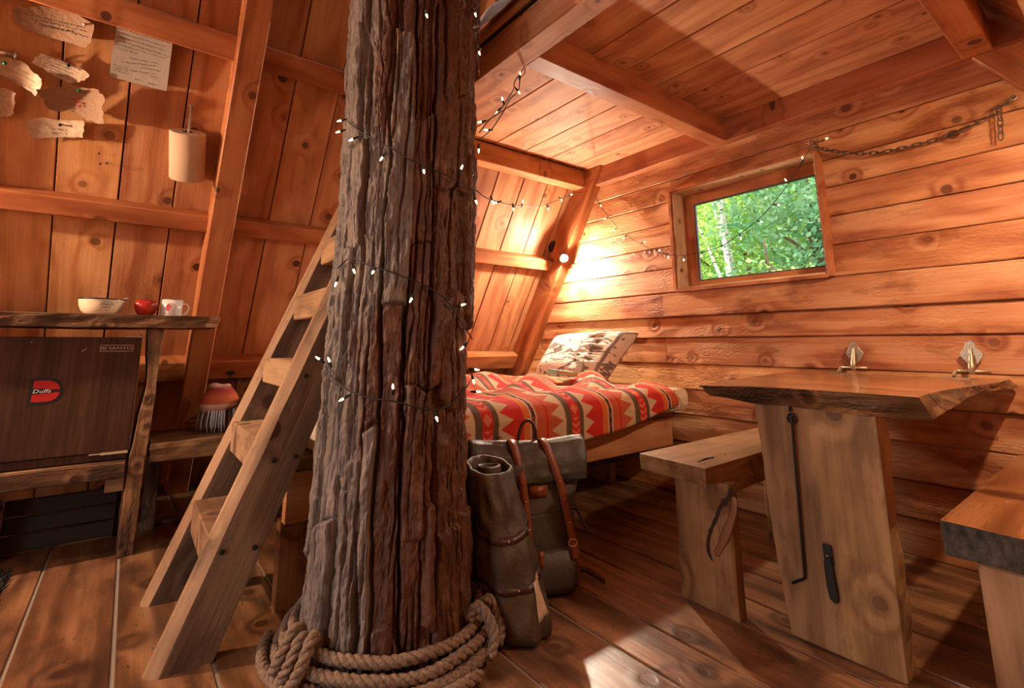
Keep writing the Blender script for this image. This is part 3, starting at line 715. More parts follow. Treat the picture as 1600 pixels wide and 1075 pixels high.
hemz = lambda X: float(np.interp(X, [0.5, 1.22, 1.48, 1.85, 2.13, 2.65], [0.43, 0.436, 0.442, 0.452, 0.475, 0.560]))
def bump_z(x, y):
    z = 0.030*noise.noise(Vector((x*2.3+1.2, y*3.1, 0.3))) + 0.026*noise.noise(Vector((x*5.1+y*2.2, y*5.5, 1.7)))
    z += 0.070*math.exp(-((x-2.47)/0.11)**2-((y-2.40)/0.16)**2) + 0.055*math.exp(-((x-1.75)/0.35)**2-((y-2.75)/0.4)**2) + 0.03*math.exp(-((x-2.05)/0.2)**2-((y-2.45)/0.25)**2)
    z += 0.034*math.sin((x*0.8-y)*15+2*noise.noise(Vector((x*2, y*2, 5))))*math.exp(-((y-2.35)/0.4)**2)
    return z
bv, buv = [], []
for i in range(NU):
    xs = 0.62 + (2.655-0.62)*i/(NU-1)
    zh = hemz(xs); z1_ = max(zh+0.004, 0.575); drop = z1_-zh; ARC = 0.155; TOP = 0.662
    for j in range(NVv):
        a = 1.72*j/(NVv-1)
        if a < drop: y, z = 1.79, zh+a
        elif a < drop+ARC:
            t = (a-drop)/ARC*pi/2; y = 1.79+0.115*(1-math.cos(t)); z = z1_+(TOP-z1_)*math.sin(t)
        else: y = 1.905+(a-drop-ARC); z = TOP
        k = min(1, max(0, (a-drop-0.04)/0.22)); k = k*k*(3-2*k)
        tk = min(1, max(0, (y-2.15)/0.35)); x = xs - 0.16*tk*tk*(3-2*tk)*((xs-0.62)/2.035)
        y -= (1-k)*(0.010+0.014*noise.noise(Vector((x*5, 0, 2.2)))*(1 if a < drop else 0.4))
        z += k*max(-0.008, bump_z(x, y))
        cx_, cy_, r_t = tcen(z); dd_ = (r_t+0.03)**2-(x-cx_)**2
        if dd_ > 0: y = max(y, cy_+math.sqrt(dd_))
        bv.append((x, min(y, 3.34), z)); buv.append(((xs-1.20)/0.521, a))
blk = empty('blanket', (1.6, 2.4, 0.65), 'red and orange patterned woven blanket with cream zigzags spread over the bed', 'blanket')
bo = obj('cloth', (bv, gridf(NU, NVv)), bmat, blk, smooth=True); setuv(bo, buv)
sf = bo.modifiers.new('thick', 'SOLIDIFY'); sf.thickness = 0.007; sf.offset = 1
fringe = plain('fringe_yarn', (0.58, 0.42, 0.27), 0.9)
fv = []
for j in range(0, NVv-30, 2):
    p = Vector(bv[(NU-1)*NVv+j]); d = Vector((0.03+0.015*random.random(), random.uniform(-.012, .012), 0.0))
    hang = j < 26
    fv.append(tube([p, p+d*0.6+Vector((0, 0, 0.004)), p+d+Vector((0.0, 0, -0.025 if hang else -0.008)), p+d*1.15+Vector((0.004, 0, -0.05 if hang else -0.014))], [0.0028, 0.0028, 0.0024, 0.002], 5))
for j in range(0, NVv-60, 2):
    p = Vector(bv[j]); d = Vector((-0.03, random.uniform(-.01, .01), 0))
    fv.append(tube([p, p+d*0.5+Vector((0, 0, -.01)), p+d+Vector((0, 0, -0.05)), p+d+Vector((-.005, 0, -0.12-0.03*random.random()))], [0.003, 0.003, 0.0026, 0.002], 5))
fo = obj('fringe', merge(*fv), fringe, blk); fo['kind'] = 'stuff'

# pillow
pm = Mat('damask_pillow'); pu, pv, _ = pm.sep(pm.uv())
pw = pm.vec(pu + pm.noise(pm.vec(pu, pv, 0.0), 3.0, 1)*0.25, pv, 0.0)
pn = pm.noise(pw, 5.2, 2, 0.45, 1.6); pat = pm.mapr(pn, 0.53, 0.56)*(1.0-pm.mapr(pn, 0.66, 0.69)*0.7)
d2 = pm.voro(pm.vec(pu, pv, 0.0), 9.0); vein = pm.mapr(d2, 0.10, 0.14)
pc = pm.mix(pat*vein, (0.54, 0.47, 0.40), (0.15, 0.12, 0.105))
edge_ = (pu.gt(0.90)*pu.lt(0.935)); pc = pm.mix(edge_, pc, (0.17, 0.13, 0.11))
pm.bump(pm.noise(pm.vec(pu*3.0, pv*9.0, 0.0), 5.0, 4), 0.6, 0.015); pmat = pm.set(pc, 0.9)
BL, BR, TL, TRr = onx(836, 590, 2.585), onx(944, 598, 2.585), onx(872, 526, 2.79), onx(999, 520, 2.79)
pv_, puv = [], []; NP = 60
nrm = (BR-BL).cross(TL-BL).normalized()
if nrm.x > 0: nrm = -nrm
for side in (1, -1):
    for i in range(NP):
        for j in range(NP):
            s, t = i/(NP-1), j/(NP-1)
            q = (BL*(1-s)+BR*s)*(1-t) + (TL*(1-s)+TRr*s)*t
            a, b = 2*s-1, 2*t-1
            pin = 0.035*(1-(a*a)*(b*b)); ctr = (BL+BR+TL+TRr)/4
            th_ = ((1-a**6)*(1-b**6))**0.55
            q = q + (ctr-q)*pin*(a*a+b*b-a*a*b*b)*0.6
            ruf = 0.016*abs(noise.noise(Vector((s*3, t*26, 2))))*math.exp(-((s-0.68)/0.10)**2) if side == 1 else 0
            q = q + nrm*side*(0.095*th_ + ruf*4.2 + 0.006*noise.noise(Vector((s*6, t*6, side))))*(1 if side == 1 else 0.6)
            pv_.append(q); puv.append((s if side == 1 else 0.5, t))
pf = gridf(NP, NP); pf2 = [tuple(reversed([k+NP*NP for k in q])) for q in pf]
po = obj('pillow', (pv_, pf+pf2), pmat, smooth=True); setuv(po, puv)
tag(po, 'white pillow with grey leaf pattern and a ruffled band leaning on the log wall', 'pillow')
# small book
bp = onx(882, 592, 2.22)
Rb = (Matrix.Rotation(math.radians(-28), 3, 'Z') @ Matrix.Rotation(math.radians(8), 3, 'Y'))
bk_ = empty('book', (2.34, 2.42, 0.735), 'small teal covered notebook lying on the blanket by the pillow', 'book', rot=Rb)
teal = plain('teal_cover', (0.16, 0.48, 0.44), 0.45); tan = plain('tan_pages', (0.50, 0.24, 0.11), 0.7)
Mb = WM[bk_.name]
obj('pages', box((-0.07, -0.10, -0.012), (0.07, 0.10, 0.008)), tan, bk_, Mb, local=True)
obj('cover', merge(box((-0.073, -0.103, 0.008), (0.073, 0.103, 0.011)), box((-0.073, -0.103, -0.015), (0.073, 0.103, -0.012)), box((-0.076, -0.103, -0.015), (-0.073, 0.103, 0.011))), teal, bk_, Mb, local=True)

# ------------------------------------------------------------------ slab helper: two outlines (top, bottom) joined by a rough edge
def slab(name, top, bot, zt, mat_top, mat_edge, parent, k=6, rough=0.006, bz=None, seed=1, gx=None):
    """top / bot: matching lists of (x, y) / (x, y, z); lofted through a bulging middle ring"""
    def dens(p):
        out = []
        for i in range(len(p)):
            a, b = Vector(p[i]), Vector(p[(i+1) % len(p)])
            out += [a+(b-a)*(j/k) for j in range(k)]
        return out
    T = dens([(x, y, zt) for x, y in top]); B = dens(bot)
    N_ = len(T); c = sum(T, Vector())/N_
    nz_ = lambda p, s: noise.noise_vector(p*9.0+Vector((seed+s, 0, 0)))*rough
    T = [p + Vector((n.x, n.y, 0)) for p in T for n in [nz_(p, 0)]]
    B = [p + nz_(p, 3) for p in B]
    m1 = [T[i]*0.72+B[i]*0.28 + Vector((nz_(T[i], 7).x, nz_(T[i], 7).y, 0))*1.4 for i in range(N_)]
    m2 = [T[i]*0.35+B[i]*0.65 + Vector((nz_(T[i], 11).x, nz_(T[i], 11).y, 0))*1.4 for i in range(N_)]
    v, f = loft([B, m2, m1, T], cap=True)
    R = Matrix.Identity(4) if gx is None else frame(gx, (0, 0, 1) if abs(Vector(gx).z) < .9 else (0, 1, 0)).to_4x4()
    R.translation = c; Ri = R.inverted()
    o = obj(name, ([Ri @ p for p in v], f), mat_top, parent, R, local=True)
    o.data.materials.append(mat_edge)
    for i, p in enumerate(o.data.polygons):
        if len(p.vertices) == 4: p.material_index = 1
    bevel(o, 0.003, 2); return o
def hplank(name, p0, p1, wdir, w, t, mat, parent, **kw): return plank(name, p0, p1, wdir, w, t, mat, parent, **kw)

# ------------------------------------------------------------------ TABLE
tb = empty('folding_table', (2.2, 0.75, 0), 'live edge slab table hinged to the log wall on one broad leg', 'table')
ttop = [(1.63, 1.01), (1.735, 0.86), (1.765, 0.72), (1.765, 0.56), (1.745, 0.43), (2.02, 0.445), (2.35, 0.425), (2.62, 0.405), (2.85, 0.40), (2.85, 1.20), (2.55, 1.17), (2.20, 1.12), (1.85, 1.06)]
tbot = [(1.68, 1.00, .735), (1.78, 0.86, .715), (1.80, 0.72, .706), (1.80, 0.56, .702), (1.81, 0.415, .708), tuple(onx(1490, 636, 2.02)), tuple(onx(1525, 619, 2.35)), tuple(onx(1560, 611, 2.62)), tuple(onx(1588, 606, 2.85)), (2.85, 1.17, .715), (2.55, 1.15, .715), (2.20, 1.10, .72), (1.88, 1.04, .725)]
slab('tabletop', ttop, tbot, 0.775, M['top'], M['edge'], tb, k=6, rough=0.007, gx=(0, 1, 0))
ly = [onx(*q, 1.80) for q in [(1178, 628), (1184, 670), (1192, 720), (1197, 765), (1205, 820), (1217, 890), (1228, 945), (1237, 1000)]]
ly[-1].z = 0.0
prof = [(p.y, p.z) for p in ly] + [(0.553, 0.0), (0.550, 0.35), (0.547, ly[0].z)]
R = frame((0, 0, 1), (0, 1, 0)).to_4x4(); R.translation = Vector((1.845, 0.71, 0.35)); Ri = R.inverted()
def live(prof, x0, x1):
    """slab standing in the YZ plane between x0 and x1; the first points (left) carry a rough live edge"""
    A = [Vector((x0, y, z)) for y, z in prof]; B = [Vector((x1, y+0.012*noise.noise(Vector((y*9, z*9, 2))), z)) for y, z in prof]
    return loft([A, [(a+b)/2+Vector((0, 0.006*noise.noise(a*20), 0)) for a, b in zip(A, B)], B])
dens = []
for (a, b) in zip(prof, prof[1:]+prof[:1]):
    n = max(1, int(math.hypot(b[0]-a[0], b[1]-a[1])/0.03)); dens += [(a[0]+(b[0]-a[0])*i/n, a[1]+(b[1]-a[1])*i/n) for i in range(n)]
dens = [(y+(0.004*noise.noise(Vector((z*30, 1, 0))) if y > 0.8 and 0 < z < .7 else 0), z) for y, z in dens]
v, f = live(dens, 1.80, 1.885)
lg = obj('leg', ([Ri @ p for p in v], f), M['slab'], tb, R, local=True); bevel(lg, 0.004, 2)
# hook rod
e1 = onx(1234, 637, 1.790); e2 = onx(1237, 655, 1.786); r1 = onx(1258, 905, 1.79); r2 = onx(1238, 911, 1.786)
hk = empty('hook_rod', e2, 'thin black iron hook rod hanging from an eye on the table leg', 'hook')
obj('eye', merge(tube([e1+Vector((0.03, 0, 0)), e1, e1+Vector((-.004, 0, -.012))], 0.004, 8), tube([e2+Vector((0, math.cos(a)*0.010, 0.008+math.sin(a)*0.010)) for a in np.linspace(0, 2*pi, 14)[:-1]], 0.0032, 8, closed=True)), M['black'], hk, smooth=True)
obj('rod', tube([e2+Vector((-.003, math.cos(a)*0.011, math.sin(a)*0.011)) for a in np.linspace(2.2, 2.2+2*pi-0.6, 14)] + [e2+Vector((-.003, -0.001, -0.016)), r1+Vector((0, 0, 0.02)), r1+Vector((0, 0.001, 0.004)), r1+Vector((0, 0.004, 0)), r2], 0.0042, 8), M['black'], hk, smooth=True)
# black folding bracket
b0, b1 = onx(1291, 851, 1.792), onx(1305, 940, 1.792)
br = empty('folding_bracket', (b0+b1)/2, 'flat black folding bracket screwed to the table leg', 'bracket')
ax = (b1-b0).normalized(); side = Vector((0, 1, 0)); side = (side-ax*side.dot(ax)).normalized()
def flat(name, pts2, t, par, mat, x=1.798):
    q = [b0+ax*u+side*w for u, w in pts2]; q = [Vector((x, p.y, p.z)) for p in q]
    o = obj(name, prism(q, (-t, 0, 0)), mat, par); bevel(o, 0.0015, 1); return o
L_ = (b1-b0).length
flat('plate', [(0, .012), (0, -.012), (.055, -.012), (.06, .002), (.045, .013)], 0.006, br, M['black'])
flat('arm', [(.048, .014), (.03, -.008), (L_*.9, -.012), (L_, -.010), (L_+.006, .0), (L_-.004, .012), (L_*.75, .016)], 0.010, br, M['black'], 1.797)
obj('rivet', sphere(Vector((1.787, 0, 0))+Vector((0, (b0+ax*.03).y, (b0+ax*.03).z)), 0.0035, 10, 6), M['steel'], br, smooth=True)
# wall hinges
def hinge(px, label):
    c = onx(px, 552, 2.855); c.x = 2.862; y = c.y; z0 = 0.80
    h = empty('strap_hinge', (2.86, y, z0), label, 'hinge', 'table hinges on the log wall')
    zb = 0.872
    dia = [(y, zb+.058), (y+.014, zb+.05), (y+.018, zb+.03), (y+.036, zb+.004), (y+.036, zb-.006), (y+.012, zb-.045), (y-.012, zb-.045), (y-.036, zb-.006), (y-.036, zb+.004), (y-.018, zb+.03), (y-.014, zb+.05)]
    o = obj('wall_plate', prism([(2.852, a, b) for a, b in dia], (-0.004, 0, 0)), M['brass'], h); bevel(o, 0.0015, 1)
    o = obj('strap', tube(catmull([(2.846, y, zb+.025), (2.836, y, zb-.005), (2.822, y, zb-.04), (2.815, y, zb-.062), (2.818, y, zb-.078)], 5), [0.006]*5+[0.009]*5+[0.012]*5+[0.010]*6, 10), M['brass'], h, smooth=True)
    obj('pin', tube([(2.815, y-.055, z0+.004), (2.815, y+.055, z0+.004)], 0.0065, 10), M['brass'], h, smooth=True)
    obj('table_plate', merge(prism([(2.80, y+.045, .779), (2.80, y+.10, .779), (2.76, y+.09, .779), (2.755, y+.0, .779), (2.77, y-.02, .779)], (0, 0, -0.004)), tube([(2.815, y+.052, .805), (2.80, y+.055, .79), (2.79, y+.055, .781)], 0.007, 8)), M['brass'], h)
    for dy, dz in [(0, .045), (.022, .002), (-.022, .002)]: obj('screw', xf(lathe([(0.0001, 0), (.005, .0005), (.0035, .003), (0.0001, .003)], 10), Matrix.Translation((2.848, y+dy, zb+dz)) @ Matrix.Rotation(-pi/2, 4, 'Y')), M['steel'], h)
hinge(1336, 'aged metal strap hinge on the wall beside the window end of the table'); hinge(1518, 'aged metal strap hinge on the wall beside the door end of the table')

# ------------------------------------------------------------------ BENCHES
b1_ = empty('bench', (2.2, 1.17, 0), 'plank bench with a cracked knotty leg between the bed and the table', 'bench')
slab('seat', [(1.655, 1.02), (2.84, 1.05), (2.84, 1.33), (1.675, 1.312)], [(1.66, 1.022, .432), (2.84, 1.05, .432), (2.84, 1.33, .432), (1.68, 1.312, .432)], 0.492, M['slab'], M['bench'], b1_, k=5, rough=0.003, seed=4, gx=(1, 0, 0))
lw = plank('leg', (1.760, 1.092, 0), (1.760, 1.092, 0.433), (0, 1, 0), 0.218, 0.052, M['bench'], b1_, 0.004, seg=6, warp=0.004)
plank('leg', (2.60, 1.17, 0), (2.60, 1.17, 0.433), (0, 1, 0), 0.22, 0.05, M['bench'], b1_, 0.004)
plank('stretcher', (1.787, 1.11, 0.385), (2.575, 1.15, 0.385), (0, 0, 1), 0.09, 0.04, M['bench'], b1_, 0.004)
ck = [onx(*q, 1.7335) for q in [(1143, 762), (1138, 778), (1126, 792), (1118, 812), (1110, 830), (1106, 850), (1109, 868), (1118, 884)]]
cv_ = tube(catmull(ck, 4), [0.002]+[0.005+0.003*random.random() for _ in range(len(ck)*4-5)]+[0.001]*2, 6)
obj('crack', ([Vector((1.734+(p.x-1.734)*.15, p.y, p.z)) for p in cv_[0]], cv_[1]), M['gap'], b1_)
ck = [onx(*q, 1.7335) for q in [(1147, 776), (1146, 800), (1136, 830), (1128, 850), (1118, 868)]]
kn = plain('burl', (0.24, 0.10, 0.035), 0.45, bump=0.3, bscale=20)
cv_ = tube(catmull(ck, 4), [0.004]+[0.012]*6+[0.016]*5+[0.012]*4+[0.004], 8)
obj('knot', ([Vector((1.734+(p.x-1.734)*.2, p.y, p.z)) for p in cv_[0]], cv_[1]), kn, b1_, smooth=True)
for px, py in [(1101, 725), (1113, 717), (1133, 711)]:
    p = onz(px, py, 0.4925); obj('nail_head', xf(lathe([(0.0001, .0), (.004, .0005), (0.0001, .002)], 8), Matrix.Translation(p)), M['nail'], b1_)
obj('split', tube([onz(1090, 722, 0.4925), onz(1102, 717.5, 0.493), onz(1116, 714, 0.4925)], [0.0015, 0.004, 0.0015], 6), M['gap'], b1_)
b2_ = empty('bench', (2.25, 0.22, 0), 'thick reddish bench with a charred front edge beyond the table leg', 'bench')
charm = Mat('charred_edge'); cnn = charm.noise(charm.vm('MULTIPLY', charm.coord(), (4.0, 12.0, 30.0)), 2.0, 5); charm.bump(cnn, 0.8, 0.01); charm.set(charm.ramp(cnn, [(0.35, (0.012, 0.010, 0.009)), (0.7, (0.075, 0.062, 0.052))]), 0.7)
slab('seat', [(1.655, 0.40), (1.64, 0.22), (1.62, 0.05), (2.84, 0.06), (2.84, 0.415)], [(1.66, 0.40, .41), (1.645, 0.22, .41), (1.625, 0.05, .41), (2.84, 0.06, .41), (2.84, 0.415, .41)], 0.49, M['top'], charm.mat, b2_, k=6, rough=0.004, seed=9, gx=(1, 0, 0))
plank('leg', (1.735, 0.235, 0), (1.735, 0.235, 0.411), (0, 1, 0), 0.235, 0.06, M['tread'], b2_, 0.006)
plank('leg', (2.62, 0.235, 0), (2.62, 0.235, 0.411), (0, 1, 0), 0.235, 0.06, M['tread'], b2_, 0.006)

# ------------------------------------------------------------------ BACKPACK
cv = Mat('waxed_canvas'); cn_ = cv.noise(cv.coord(), 7.0, 5, 0.6); cw = cv.noise(cv.coord(), 220.0, 2); cv.bump(cn_*0.7+cw*0.1, 0.5, 0.02)
canvas = cv.set(cv.ramp(cn_, [(0.3, (0.026, 0.024, 0.020)), (0.7, (0.085, 0.077, 0.062))]), cv.mapr(cn_, 0.3, 0.7, 0.32, 0.62))
cv2 = Mat('brown_canvas'); cn_ = cv2.noise(cv2.coord(), 8.0, 5, 0.6); cv2.bump(cn_, 0.5, 0.02)
canvas2 = cv2.set(cv2.ramp(cn_, [(0.3, (0.024, 0.013, 0.005)), (0.7, (0.085, 0.048, 0.019))]), 0.6)
leather = plain('tan_leather', (0.20, 0.052, 0.018), 0.42, bump=0.15, bscale=90, var=0.15)
dleather = plain('dark_leather', (0.045, 0.014, 0.008), 0.4, bump=0.15, bscale=90)
A0, B0 = Vector((1.055, 1.600, 0)), Vector((1.432, 1.435, 0))          # front bottom corners
bx = (B0-A0).normalized(); by = Vector((-bx.y, bx.x, 0)); lean = (Vector((0, 0, 1)) + by*0.17 + bx*0.10).normalized()
def bp_(u, d, h): return A0 + bx*u + by*d + lean*h
BW, BD = (B0-A0).length, 0.17
pack = empty('backpack', (A0+B0)/2+by*BD/2, 'dark waxed canvas rolltop backpack with tan leather straps by the bed', 'backpack')
def sring(u0, u1, d0, d1, h, n=40, e=5, sag=0.0):
    out = []
    for j in range(n):
        a = 2*pi*j/n; ca, sa = math.cos(a), math.sin(a); s = (abs(ca)**e+abs(sa)**e)**(-1/e)
        u = (u0+u1)/2+(u1-u0)/2*ca*s; d = (d0+d1)/2+(d1-d0)/2*sa*s
        out.append(bp_(u, d, h + sag*((u-(u0+u1)/2)/((u1-u0)/2))**2))
    return out
rg = [sring(.03, BW-.03, .03, BD-.03, .003), sring(.005, BW-.005, .005, BD-.005, .012), sring(0, BW, 0, BD, .05), sring(-.004, BW+.004, -.006, BD, .15), sring(-.006, BW+.004, -.008, BD, .24), sring(-.01, BW+.008, -.006, BD-.01, .33), sring(-.016, BW+.016, .0, BD-.02, .41), sring(-.02, BW+.02, .012, BD-.04, .47), sring(-.022, BW+.022, .03, BD-.06, .51), sring(-.02, BW+.02, .045, BD-.075, .525)]
v, f = loft(rg); obj('body', (jit(v, 0.010, 7, 3), f), canvas, pack, smooth=True)
# folded-over top
def sheet(fn, nu, nv, name, mat, par, th=0.004):
    v = [fn(i/(nu-1), j/(nv-1)) for i in range(nu) for j in range(nv)]
    o = obj(name, (v, gridf(nu, nv)), mat, par, smooth=True); m = o.modifiers.new('thick', 'SOLIDIFY'); m.thickness = th; m.offset = 0; return o
def flapf(s, t):
    u = -.032 + (BW+.064)*s; path = [(.085, .505), (.07, .527), (.045, .538), (.012, .530), (-.012, .50), (-.020, .46), (-.022, .42), (-.020, .395)]
    q = t*(len(path)-1); i = min(int(q), len(path)-2); w = q-i; d, h = path[i][0]*(1-w)+path[i+1][0]*w, path[i][1]*(1-w)+path[i+1][1]*w
    sag = 0.016*(2*s-1)**2; dd = 0.006*noise.noise(Vector((s*4, t*5, 1))) + 0.004*noise.noise(Vector((s*11, t*9, 4)))
    return bp_(u, d-dd*1.4, h+sag*(1 if t < .6 else .6)+dd)
sheet(flapf, 40, 26, 'flap', canvas, pack, 0.006)
def ring_end(u, name):
    pts = [bp_(u, .03+.034*math.cos(a), .500+.036*math.sin(a)) for a in np.linspace(-1.2, pi+1.2, 18)]
    obj(name, tube(pts, 0.006, 7), canvas, pack, smooth=True)
ring_end(-.028, 'rolled_edge'); ring_end(BW+.030, 'rolled_edge')
# lower pocket
rg = [sring(.012, BW-.012, -.018, .05, .02, e=8), sring(.006, BW-.006, -.028, .05, .05, e=8), sring(.008, BW-.008, -.030, .05, .11, e=8), sring(.008, BW-.008, -.024, .05, .150, e=8, sag=.008), sring(.01, BW-.01, -.016, .05, .153, e=8, sag=.008)]
v, f = loft(rg); obj('pocket', (jit(v, 0.004, 9, 5), f), canvas, pack, smooth=True)
for hh in (.285, .300): obj('seam', tube([bp_(BW*s, -.0095-.002*math.sin(s*pi), hh-.012*math.sin(s*pi)) for s in np.linspace(.05, .97, 16)], 0.0028, 6), canvas, pack, smooth=True)
def strap(u0, u1, name='strap'):
    path = [(.080, .535), (.045, .548), (.008, .541), (-.018, .508), (-.028, .46), (-.031, .41), (-.028, .37), (-.024, .31), (-.024, .25), (-.026, .20), (-.034, .165), (-.034, .13)]
    pts = []
    for i, (d, h) in enumerate(path):
        t = max(0, min(1, (0.54-h)/0.4)); uc = u0+(u1-u0)*t + (0.012*math.sin(t*pi))
        pts.append((uc, d, h))
    v = []
    cp = catmull(pts, 4)
    for p in cp: v += [bp_(p.x-.016, p.y, p.z+0.0), bp_(p.x+.016, p.y, p.z+0.0)]
    f = [(2*i, 2*i+1, 2*i+3, 2*i+2) for i in range(len(cp)-1)]
    o = obj(name, (v, f), leather, pack, smooth=True); m = o.modifiers.new('thick', 'SOLIDIFY'); m.thickness = 0.004; m.offset = 1
    for hh in (.40, .335, .255):
        t = (0.54-hh)/.4; uc = u0+(u1-u0)*t + 0.012*math.sin(t*pi); c = bp_(uc, -.036 if hh > .38 else -.031, hh)
        s_ = obj('stud', sphere(c, 0.0042, 8, 6), M['copper'], o, smooth=True)
    t = (0.54-.19)/.4; uc = u0+(u1-u0)*t
    obj('ring', tube([bp_(uc, -.034, .185)+bx*0.017*math.cos(a)+lean*0.012*math.sin(a) for a in np.linspace(0, 2*pi, 16)[:-1]], 0.0025, 6, closed=True), M['copper'], o, smooth=True)
strap(BW*.34, BW*.52); strap(BW*.66, BW*.96)
sheet(lambda s, t: bp_(BW*(.51+.17*s), -.0155, .345+.040*t), 2, 2, 'label_patch', leather, pack, 0.003)
sheet(lambda s, t: bp_(BW*(.60+.05*s), -.034+.003*t, .115+.05*t), 2, 4, 'pocket_tab', leather, pack, 0.004)
hp = catmull([bp_(BW*.45, .085, .50), bp_(BW*.455, .085, .56), bp_(BW*.50, .085, .605), bp_(BW*.575, .085, .61), bp_(BW*.63, .085, .57), bp_(BW*.64, .085, .50)], 6)
obj('handle', tube(hp, [0.007]*len(hp), 8), dleather, pack, smooth=True)
def ribbon(name, pts, wv, w, mat, par, th=0.004):
    v = []
    for p in catmull(pts, 5): v += [p-wv*w/2, p+wv*w/2]
    n = len(v)//2; o = obj(name, (v, [(2*i, 2*i+1, 2*i+3, 2*i+2) for i in range(n-1)]), mat, par, smooth=True); m = o.modifiers.new('thick', 'SOLIDIFY'); m.thickness = th; return o
ribbon('side_strap', [bp_(BW, .06, .30), bp_(BW+.025, .05, .26), bp_(BW+.045, .04, .22), bp_(BW+.06, .03, .20)], lean, 0.022, dleather, pack)
ribbon('side_strap', [bp_(BW, .06, .03), bp_(BW+.03, .05, .06), bp_(BW+.065, .045, .055), bp_(BW+.10, .04, .035), bp_(BW+.125, .03, .02)], lean, 0.020, dleather, pack)
ribbon('side_strap', [bp_(BW-.005, .05, .10), bp_(BW+.015, .045, .07), bp_(BW+.02, .04, .03), bp_(BW+.015, .03, .015)], bx, 0.018, leather, pack)

# rolled canvas bag in front of the backpack
rl = empty('canvas_roll', (1.05, 1.40, 0), 'rolled brown canvas bag with leather bands standing between trunk and backpack', 'bag')
c0, c1 = Vector((1.11, 1.365, 0.0)), Vector((1.10, 1.535, 0.475))
def rr_(t, a): 
    c = c0+(c1-c0)*t
    r = float(np.interp(t, [0, .03, .1, .3, .6, .85, 1.0], [.085, .106, .114, .113, .108, .100, .094]))
    r += 0.018*noise.noise(Vector((math.cos(a)*2.2, math.sin(a)*2.2, t*5))) + 0.010*noise.noise(Vector((math.cos(a)*4, math.sin(a)*4, t*8)))
    return c + Vector((math.cos(a)*r*0.95, math.sin(a)*r*0.85, 0.02*math.sin(a)*t))
NA = 48
rg = [[rr_(t, 2*pi*j/NA) for j in range(NA)] for t in np.linspace(0.0, 1.0, 34)]
inner = [[p+((c0+(c1-c0)*1.0)-p)*k + Vector((0, 0, dz)) for p in rg[-1]] for k, dz in [(0.05, .012), (0.14, .012), (0.22, .0), (0.26, -.03), (0.4, -.10)]]
for r_ in rg[0]: r_.z = max(r_.z, 0.001)
v, f = loft(rg+inner); obj('cloth', (v, f), canvas2, rl, smooth=True)
inn2 = [[c1+Vector((math.cos(2*pi*j/24+k)*r*0.9, math.sin(2*pi*j/24+k)*r*0.8, z)) for j in range(24)] for r, z, k in [(.030, -.08, 0), (.036, .0, 0), (.044, .012, .1), (.050, .004, .1), (.047, -.08, 0)]]
v, f = loft(inn2); obj('inner_roll', (jit(v, .006, 20, 2), f), canvas2, rl, smooth=True)
def bandr(t0, tw, sk, name):
    v = []
    for j in range(NA+1):
        a = 2*pi*j/NA
        for dt in (-tw/2, tw/2):
            t = t0+dt+sk*math.sin(a+0.6); p = rr_(t, a); c = c0+(c1-c0)*t; v.append(c+(p-c)*1.012)
    o = obj(name, (v, [(2*i, 2*i+1, 2*i+3, 2*i+2) for i in range(NA)]), dleather, rl, smooth=True); m = o.modifiers.new('thick', 'SOLIDIFY'); m.thickness = .003; m.offset = 1
    for a in (-1.9, -1.0): obj('stud', sphere(c0+(c1-c0)*t0+((rr_(t0+sk*math.sin(a+.6), a)-(c0+(c1-c0)*(t0)))*1.045), .004, 8, 6), M['copper'], o, smooth=True)
bandr(.66, .05, .05, 'band'); bandr(.37, .05, .05, 'band')
lab = plain('cloth_label', (0.50, 0.36, 0.24), 0.7, bump=.2, bscale=60, var=.25)
sheet(lambda s, t: (lambda a, q: (c0+(c1-c0)*q)+(rr_(q, a)-(c0+(c1-c0)*q))*1.03)(-1.50+.42*s+.10*t, .13+.22*t+.03*s), 8, 8, 'label', lab, rl, 0.002)

# ------------------------------------------------------------------ KITCHEN: counter, fridge, shelves
ct = tag(slab('countertop', [(-1.2, 2.805), (-0.8, 2.80), (-0.4, 2.81), (0.0, 2.80), (0.30, 2.795), (0.355, 2.83), (0.362, 2.95), (0.35, 3.20), (-0.4, 3.20), (-1.2, 3.20)],
    [(-1.2, 2.815, 1.0), (-0.8, 2.81, 1.0), (-0.4, 2.82, 1.0), (0.0, 2.81, .998), (0.29, 2.81, 1.0), (0.34, 2.84, 1.003), (0.35, 2.95, 1.003), (0.34, 3.20, 1.003), (-0.4, 3.20, 1.0), (-1.2, 3.20, 1.0)], 1.059, M['old'], M['old'], None, k=6, rough=0.008, seed=3, gx=(1, 0, 0)), 'dark mottled live edge slab countertop over the fridge', 'countertop')
CZ = 1.0592
sup = empty('counter_support', (0.07, 2.9, 0), 'rough bark edged plank post holding up the countertop', 'post')
ed = [(0.063, .123, .999), (0.066, .125, .93), (0.070, .122, .87), (0.078, .119, .81), (0.082, .117, .74), (0.072, .118, .66), (.060, .114, .56), (.050, .110, .46), (.044, .106, .36), (.042, .105, .27), (.042, .104, .14), (.042, .101, 0)]
R = frame((0, 0, 1), (1, 0, 0)).to_4x4(); R.translation = Vector((.08, 2.88, .5)); Ri = R.inverted()
prf = [(a, z) for a, b, z in ed] + [(b, z) for a, b, z in reversed(ed)]
dn = []
for (a, b) in zip(prf, prf[1:]+prf[:1]):
    n = max(1, int(math.hypot(b[0]-a[0], b[1]-a[1])/.03)); dn += [(a[0]+(b[0]-a[0])*i/n, a[1]+(b[1]-a[1])*i/n) for i in range(n)]
dn = [(x+.004*noise.noise(Vector((x*9, z*22, 3))), z) for x, z in dn]
